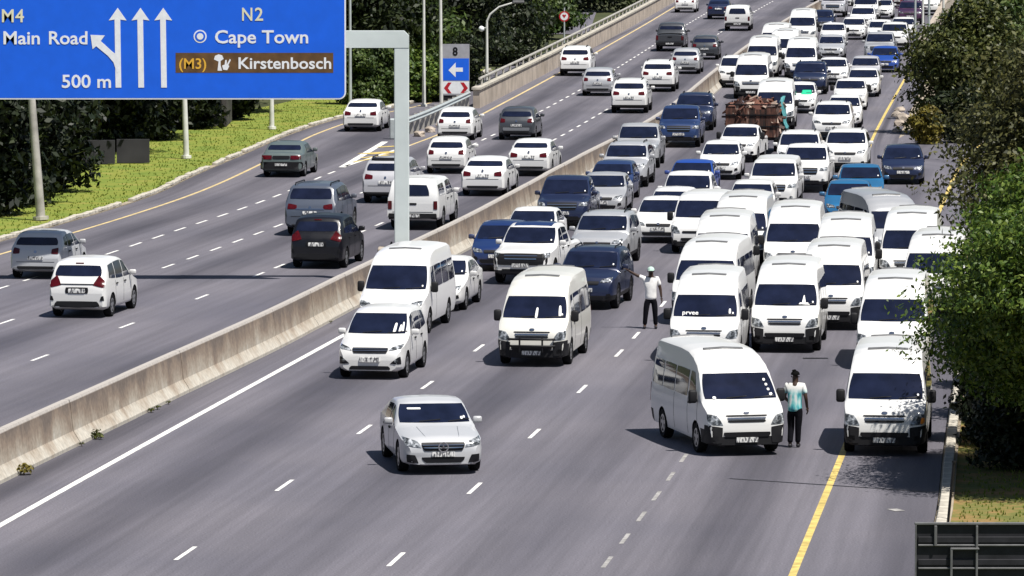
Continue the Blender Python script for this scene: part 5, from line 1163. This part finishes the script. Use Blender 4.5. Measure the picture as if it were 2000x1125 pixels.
r_ = find('white lettering along'); mm = MODELS['vanwhite']
tm = text_fit('prvee', .42, .10)
for v_ in tm.vertices:
    a, b = -.60+v_.co.x, 1.29+v_.co.z; h, nn = cast(mm.bvh, mm.L, 'front', a, b); v_.co = h+nn*(.016+v_.co.y)
ob('lettering', tm, r_, 'sticker')
add_on(r_, 'licence_disc', 'front', [(.62, 1.32), (.68, 1.32), (.67, 1.44), (.62, 1.44)], 'sticker', rnd=.5)

# trailer heaped with brown scrap behind the small bakkie
p0 = G(1468, 302); th = -math.atan(slope(cC, p0.y))
tr = empty('loaded_trailer', p0+Vector((-math.sin(th), math.cos(th), 0))*2.2, th-.02); tag(tr, 'trailer heaped with brown scrap and a teal tarpaulin behind the small white bakkie', 'trailer')
mb = MB().box(-1.1, 1.1, -2.1, 2.1, .62, .74); ob('bed', mb.mesh('bed', 'plastic'), tr)
mb = MB().box(-.06, .06, -2.7, -2.1, .5, .58); ob('tow_bar', mb.mesh('tow_bar', 'trim'), tr)
for sx_ in (-1.1, 1.06):
    for k in range(5): ob('stake', MB().box(sx_, sx_+.05, -2.1+k*1.03, -2.04+k*1.03, .74, 2.15).mesh('stake', 'trim'), tr)
ty, rm = wheel_meshes(.34, .24, 'darkrim')
for sx_ in (-1, 1):
    for yy in (.3, 1.05):
        k = ob('wheel', ty, tr, loc=(sx_*1.0, yy, .34)); ob('rim', rm, k)
m, t, p = nmat('rustboard'); tc = N(t, 'ShaderNodeTexCoord'); mp = N(t, 'ShaderNodeMapping'); mp.inputs['Scale'].default_value = (5, 3, 1.2); L_(t, tc.outputs['Object'], mp.inputs[0])
nz = N(t, 'ShaderNodeTexNoise', i_Scale=1.3, i_Detail=4); L_(t, mp.outputs[0], nz.inputs['Vector'])
r = ramp(t, nz.outputs[0], [(.35, (.02, .01, .008)), (.5, (.075, .028, .018)), (.62, (.14, .06, .04)), (.72, (.34, .27, .22))]); L_(t, r.outputs[0], p.inputs['Base Color']); p.inputs['Roughness'].default_value = .8
for k in range(6): ob('side_board', MB().box(1.112, 1.15, -2.1+k*.7, -1.42+k*.7, .76, 2.0+.2*random.random()).mesh('side_board', 'rustboard'), tr)
for k in range(5): ob('front_board', MB().box(-1.1+k*.44, -.68+k*.44, -2.16, -2.12, .76, 1.95+.22*random.random()).mesh('front_board', 'rustboard'), tr)
for z_ in (1.2, 1.7, 2.15):
    ob('cage_rail', MB().box(1.151, 1.18, -2.15, 2.1, z_, z_+.05).mesh('cage_rail', 'trim'), tr); ob('cage_rail', MB().box(-1.12, 1.15, -2.2, -2.161, z_, z_+.05).mesh('cage_rail', 'trim'), tr)
mb = MB()
for i in range(420):
    x = random.uniform(-1.0, 1.0); yq = random.uniform(-2.0, 2.0); z = random.uniform(.9, 2.12)
    a = random.uniform(.10, .55); b = random.uniform(.05, .2); c_ = random.uniform(.01, .05)
    mt = Matrix.Translation((x, yq, z)) @ Matrix.Rotation(random.uniform(0, 6.28), 4, 'Z') @ Matrix.Rotation(random.uniform(-.9, .9), 4, 'X') @ Matrix.Rotation(random.uniform(-.9, .9), 4, 'Y')
    mb.box(-a, a, -b, b, -c_, c_, mt)
o = ob('scrap_load', mb.mesh('scrap_load', 'scrap'), tr); o['kind'] = 'stuff'
V = []; F = []
for i in range(9):
    for j in range(7):
        yq = lerp(.4, 2.3, i/8); z = lerp(.75, 2.35, j/6); x = 1.18+.5*(1-j/6)*.35+.07*math.sin(i*1.7+j)+.05*math.sin(j*2.3); V.append((x, yq, z))
for i in range(8):
    for j in range(6): F.append([i*7+j, (i+1)*7+j, (i+1)*7+j+1, i*7+j+1])
me = mesh('tarpaulin', V, F, 'tealtarp', 80); o = ob('tarpaulin', me, tr); sm = o.modifiers.new('s', 'SOLIDIFY'); sm.thickness = .03

# ------------------------------------------------------------------ vegetation
def leaf_mesh(name, blobs, n, size, mat, seed, droop=.3, fill=.35, aspect=.5):
    """blobs: (cx,cy,cz, rx,ry,rz); leaves are small folded faces, most near the blob surfaces"""
    g_ = np.random.default_rng(seed); B = np.array(blobs, float); area = (B[:, 3]*B[:, 4]+B[:, 4]*B[:, 5]+B[:, 3]*B[:, 5]); pk = g_.choice(len(B), n, p=area/area.sum())
    d = g_.normal(size=(n, 3)); d /= np.linalg.norm(d, axis=1)[:, None]
    rad = np.where(g_.random(n) < fill, g_.random(n)**.5, g_.normal(.95, .10, n))
    # uneven outline: small clumps pushed in and out
    ph = g_.random((len(B), 3))*6.28
    bump = 1+.16*np.sin(d[:, 0]*6+ph[pk, 0])*np.sin(d[:, 1]*6+ph[pk, 1])+.14*np.sin(d[:, 2]*8+ph[pk, 2])
    c = B[pk, :3]+d*B[pk, 3:]*(rad*bump)[:, None]
    keep = c[:, 2] > .05; c = c[keep]; d = d[keep]; n = len(c)
    nrm = d*.7+g_.normal(size=(n, 3))*.55+np.array([0, 0, .35]); nrm /= np.linalg.norm(nrm, axis=1)[:, None]
    t_ = np.cross(nrm, g_.normal(size=(n, 3))); t_ /= np.linalg.norm(t_, axis=1)[:, None]; b_ = np.cross(nrm, t_)
    sz = size*g_.uniform(.55, 1.35, n)[:, None]
    v0 = c-t_*sz; v1 = c-b_*sz*aspect+nrm*sz*.12; v2 = c+t_*sz; v3 = c+b_*sz*aspect+nrm*sz*.12
    V = np.stack([v0, v1, v2, v3], 1).reshape(-1, 3)
    me = bpy.data.meshes.new(name); me.vertices.add(4*n); me.vertices.foreach_set('co', V.ravel()); me.loops.add(4*n); me.polygons.add(n)
    me.loops.foreach_set('vertex_index', np.arange(4*n)); me.polygons.foreach_set('loop_start', np.arange(0, 4*n, 4)); me.polygons.foreach_set('loop_total', np.full(n, 4))
    me.update(); me.validate(); me.materials.append(M[mat]); return me
def trunk_mesh(h, r, limbs, seed):
    g_ = random.Random(seed); mb = MB()
    pts = [(g_.uniform(-.1, .1)*k*h*.12, g_.uniform(-.1, .1)*k*h*.12, h*k/5) for k in range(6)]; mb.tube(pts, [r*(1-.14*k) for k in range(6)], 9)
    for k in range(limbs):
        a = k*6.28/limbs+g_.uniform(-.4, .4); z = h*g_.uniform(.45, .9); L = h*g_.uniform(.35, .6); s = Vector(pts[min(5, int(z/h*5))]); s.z = z
        e = s+Vector((math.cos(a)*L*.8, math.sin(a)*L*.8, L*.55)); m_ = s.lerp(e, .5)+Vector((0, 0, .15*L)); mb.tube([s, m_, e], [r*.5, r*.33, r*.14], 7)
    return mb.mesh('trunk', 'bark', 60)
def blobs_for(rx, ry, h0, h1, k, seed):
    g_ = random.Random(seed); L = []
    for i in range(k):
        t_ = (i+.5)/k; z = lerp(h0, h1, t_); w = math.sin(math.pi*(.18+.72*t_))
        a = g_.uniform(0, 6.28); o_ = g_.uniform(.15, .62)*w
        s = g_.uniform(.34, .55)*(.6+.5*w)
        L.append((math.cos(a)*rx*o_, math.sin(a)*ry*o_, z, rx*s, ry*s, (h1-h0)*g_.uniform(.16, .26)))
    return L
PROTO = {}
def tree(kind, mat, loc, rx, ry, h0, h1, n, size, label, group, k=14, seed=1, name='tree', trunk_r=.2, rz=0):
    key = (mat, rx, ry, h0, h1, n, size, seed)
    if key not in PROTO: PROTO[key] = (leaf_mesh('crown', blobs_for(rx, ry, h0, h1, k, seed), n, size, mat, seed), trunk_mesh(max(.5, (h0+h1)/2), trunk_r, 5, seed))
    root = empty(name, loc, rz); tag(root, label, 'tree' if name == 'tree' else 'bush', group)
    ob('crown', PROTO[key][0], root); ob('trunk' if name == 'tree' else 'stem', PROTO[key][1], root)
    return root
# right: leafy bright tree beside the shoulder, darker ones behind it
RT = [('leaf_bright', (12.4, 116.6, 0), 3.3, 2.6, 3.1, 5.9, 110000, .062, 'low leafy tree hanging over the shrubs at the right frame edge', 42, 21, .12),
      ('leaf_bright', (12.2, 120.4, 0), 3.7, 3.3, 2.1, 6.3, 150000, .062, 'bright green leafy tree at the right edge, covering the last minibuses', 44, 3, .16),
      ('leaf_mid', (15.0, 127, 0), 3.6, 3.2, .8, 6.2, 50000, .08, 'leafy tree right behind the bright green one, lower part in deep shade', 24, 4, .16),
      ('leaf_brown', (16.0, 154, 0), 4.3, 3.8, 1.8, 8.0, 70000, .085, 'large brownish tree leaning over the on-ramp behind the bright green tree', 28, 8, .25),
      ('leaf_olive', (19.4, 170, 0), 4.4, 3.6, .8, 8.2, 45000, .10, 'dark olive tree right of the brownish one that leans over the ramp', 22, 9, .22),
      ('leaf_brown', (23.0, 196, 0), 4.6, 3.8, .6, 9.2, 26000, .14, 'brownish tree farther along the on-ramp in the upper right', 22, 10, .22),
      ('leaf_olive', (27.0, 228, 0), 4.8, 4.2, 1.0, 10.0, 26000, .15, 'tall olive tree in the top right corner', 22, 11, .22),
      ('leaf_olive', (21.0, 257, 0), 3.8, 3.0, .3, 5.6, 22000, .13, 'rounded olive tree in the gore between main road and on-ramp', 20, 12, .15),
      ('leaf_mid', (23.2, 270, 0), 3.6, 3.0, .4, 6.4, 18000, .14, 'greener tree behind the rounded olive tree in the gore', 18, 13, .15),
      ('leaf_olive', (29.0, 285, 0), 4.8, 4.0, .5, 8.6, 20000, .16, 'olive tree behind the gore trees beside the lamp posts', 20, 16, .2)]
for (mt, loc, rx, ry, h0, h1, n, size, lb, k, sd_, tr_) in RT: tree('r', mt, loc, rx, ry, h0, h1, n, size, lb, 'trees on the right', k=k, seed=sd_, trunk_r=tr_)
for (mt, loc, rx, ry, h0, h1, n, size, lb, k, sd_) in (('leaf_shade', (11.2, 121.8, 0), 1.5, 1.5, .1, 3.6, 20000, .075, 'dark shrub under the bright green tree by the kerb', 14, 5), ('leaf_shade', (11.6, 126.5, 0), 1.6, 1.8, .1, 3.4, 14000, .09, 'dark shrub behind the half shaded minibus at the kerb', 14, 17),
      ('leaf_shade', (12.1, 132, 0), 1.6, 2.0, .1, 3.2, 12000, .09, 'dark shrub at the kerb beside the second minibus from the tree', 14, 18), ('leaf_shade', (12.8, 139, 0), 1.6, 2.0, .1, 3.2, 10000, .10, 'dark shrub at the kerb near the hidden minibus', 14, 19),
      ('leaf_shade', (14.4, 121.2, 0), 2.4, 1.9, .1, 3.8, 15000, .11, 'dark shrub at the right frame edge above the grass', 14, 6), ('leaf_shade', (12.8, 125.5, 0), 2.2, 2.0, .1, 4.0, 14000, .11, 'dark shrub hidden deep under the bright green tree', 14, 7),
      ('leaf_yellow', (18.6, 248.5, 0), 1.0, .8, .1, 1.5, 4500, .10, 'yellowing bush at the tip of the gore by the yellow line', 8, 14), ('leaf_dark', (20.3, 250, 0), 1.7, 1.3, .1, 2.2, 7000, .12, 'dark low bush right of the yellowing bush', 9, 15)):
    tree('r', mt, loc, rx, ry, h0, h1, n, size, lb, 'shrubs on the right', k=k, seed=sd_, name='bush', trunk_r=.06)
# left: light bushes along the exit, tall trees behind, dark trees under the sign
for i, (u, v, rx, hh, mt, lb) in enumerate(((700, 206, 2.0, 2.6, 'leaf_mid', 'leafy bush seen through the gantry, left'), (752, 204, 1.8, 2.9, 'leaf_mid', 'leafy bush seen through the gantry, right'), (808, 203, 1.7, 2.4, 'leaf_bright', 'light green bush right of the gantry post'),
        (842, 201, 1.5, 2.3, 'leaf_mid', 'green bush between the two white posts'), (905, 182, 1.6, 2.8, 'leaf_dark', 'dark bush behind the board numbered 8'), (985, 130, 1.9, 2.4, 'leaf_dark', 'dark bush behind the start of the parapet'))):
    q = G(u, v); tree('l', mt, (q.x, q.y+2, 0), rx, rx*.9, .1, hh, 7000, .12, lb, 'bushes beside the exit', k=12, seed=20+i, name='bush', trunk_r=.06)
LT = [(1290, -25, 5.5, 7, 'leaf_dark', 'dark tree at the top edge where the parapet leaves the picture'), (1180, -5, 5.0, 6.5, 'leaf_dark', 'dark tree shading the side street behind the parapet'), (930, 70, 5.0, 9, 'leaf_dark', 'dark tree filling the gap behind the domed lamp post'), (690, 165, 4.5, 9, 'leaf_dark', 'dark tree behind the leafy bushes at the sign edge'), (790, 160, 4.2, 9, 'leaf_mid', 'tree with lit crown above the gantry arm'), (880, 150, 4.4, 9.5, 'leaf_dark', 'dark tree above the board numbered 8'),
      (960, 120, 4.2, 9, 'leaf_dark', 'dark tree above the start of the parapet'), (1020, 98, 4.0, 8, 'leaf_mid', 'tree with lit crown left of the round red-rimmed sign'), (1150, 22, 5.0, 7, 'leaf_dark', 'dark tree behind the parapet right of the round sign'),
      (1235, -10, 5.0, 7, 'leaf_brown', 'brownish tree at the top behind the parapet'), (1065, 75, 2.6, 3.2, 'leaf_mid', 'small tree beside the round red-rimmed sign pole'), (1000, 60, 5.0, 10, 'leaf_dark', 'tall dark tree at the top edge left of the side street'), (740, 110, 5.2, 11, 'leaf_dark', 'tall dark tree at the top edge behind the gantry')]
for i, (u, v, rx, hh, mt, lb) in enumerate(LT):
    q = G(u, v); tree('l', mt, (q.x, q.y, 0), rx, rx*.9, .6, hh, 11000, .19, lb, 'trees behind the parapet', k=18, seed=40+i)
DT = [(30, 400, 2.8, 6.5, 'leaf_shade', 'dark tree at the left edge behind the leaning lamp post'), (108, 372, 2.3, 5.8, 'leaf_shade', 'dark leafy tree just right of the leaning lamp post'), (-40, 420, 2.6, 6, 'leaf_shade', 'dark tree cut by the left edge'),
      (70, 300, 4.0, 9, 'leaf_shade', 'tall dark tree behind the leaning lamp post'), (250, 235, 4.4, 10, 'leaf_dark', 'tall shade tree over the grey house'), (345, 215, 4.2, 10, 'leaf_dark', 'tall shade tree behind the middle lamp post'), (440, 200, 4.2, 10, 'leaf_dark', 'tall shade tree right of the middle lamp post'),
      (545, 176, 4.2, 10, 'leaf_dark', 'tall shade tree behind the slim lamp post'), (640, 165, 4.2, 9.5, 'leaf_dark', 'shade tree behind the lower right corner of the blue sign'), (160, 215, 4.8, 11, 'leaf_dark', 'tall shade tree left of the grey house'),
      (262, 292, 2.2, 5.2, 'leaf_shade', 'added dark low tree in front of the grey house wing'), (330, 272, 2.2, 5.0, 'leaf_shade', 'added dark low tree just left of the middle lamp post'), (412, 250, 2.2, 5.0, 'leaf_shade', 'added dark low tree just right of the middle lamp post'), (478, 232, 2.0, 4.6, 'leaf_shade', 'added dark low tree between the middle and the slim lamp post')]  # low trees added to stand for the deep shade there
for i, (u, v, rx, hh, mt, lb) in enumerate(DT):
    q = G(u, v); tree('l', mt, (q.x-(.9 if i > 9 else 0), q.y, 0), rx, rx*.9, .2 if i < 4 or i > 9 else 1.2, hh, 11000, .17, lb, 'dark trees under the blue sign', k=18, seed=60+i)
# shade canopy behind the verge: high hidden crowns, added to darken the ground
ORD = ['nearest', 'second', 'third', 'fourth', 'fifth', 'sixth', 'seventh', 'farthest']
for i, yy in enumerate((203, 212, 222, 232, 243, 254, 266, 278)):
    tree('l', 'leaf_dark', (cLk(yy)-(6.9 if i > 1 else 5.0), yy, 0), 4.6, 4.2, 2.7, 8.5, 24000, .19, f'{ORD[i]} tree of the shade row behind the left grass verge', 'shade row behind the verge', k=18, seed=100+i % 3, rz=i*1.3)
    if i in (1, 3, 5): tree('l', 'leaf_dark', (cLk(yy)-15.5, yy+2, 0), 5.2, 5, 2.2, 9.5, 18000, .2, f'{["left", "middle", "right"][i//2]} tall tree behind the shade row of the verge', 'shade row behind the verge', k=18, seed=110, rz=i)
# grass on the verges: nobody could count the tufts
def tufts(name, pts, h, w, mat):
    V = []; F = []
    for (x, y) in pts:
        for k in range(3):
            a = random.uniform(0, 6.28); ww = w*random.uniform(.5, 1.2); hh = h*random.uniform(.4, 1.2); dx, dy = math.cos(a)*ww, math.sin(a)*ww; lx, ly = random.uniform(-.5, .5)*hh, random.uniform(-.5, .5)*hh
            n = len(V); V += [(x-dx, y-dy, -.04), (x+dx, y+dy, -.04), (x+lx, y+ly, hh)]; F.append([n, n+1, n+2])
    o = ob(name, mesh(name, V, F, mat)); o['kind'] = 'stuff'; tag(o, {'grass': 'long green grass on the verge beside the left lanes', 'verge_grass': 'grass on the verge at the lower right'}[name], 'grass'); return o
pts = []
for _ in range(4500):
    y = random.uniform(185, 300); d = random.random()**1.2*6.5+.4; pts.append((cLk(y)-d, y))
tufts('grass', pts, .045, .03, 'blade')
pts = []
for _ in range(5000):
    y = random.uniform(96, 135); pts.append((cR(y)+.5+random.random()*6, y))
tufts('verge_grass', pts, .035, .022, 'blade')
# weeds at the foot of the barrier
for i, (u, v, s_) in enumerate(((155, 858, .15), (266, 806, .09), (286, 800, .08), (310, 790, .07), (20, 927, .18), (130, 872, .07), (612, 632, .06))):
    q = G(u, v); q = Vector((cBar(q.y)+.42, q.y, 0)); root = empty('weed', q)
    tag(root, ['large weed at the foot of the median barrier, lower left', 'weed right of the large weed at the barrier foot', 'weed in the middle of the row at the barrier foot', 'weed at the upper end of the row at the barrier foot', 'dry weed at the left edge by the barrier foot', 'tiny weed just left of the large weed', 'tiny weed at the barrier foot left of the white people carrier'][i], 'weed', 'weeds along the barrier')
    ob('leaves', leaf_mesh('leaves', [(0, 0, s_*.5, s_, s_, s_*.8)], 160, s_*.32, 'leaf_olive' if i != 4 else 'leaf_yellow', 90+i), root); ob('stem', MB().tube([(0, 0, 0), (0, 0, s_)], .012, 5).mesh('stem', 'bark'), root)
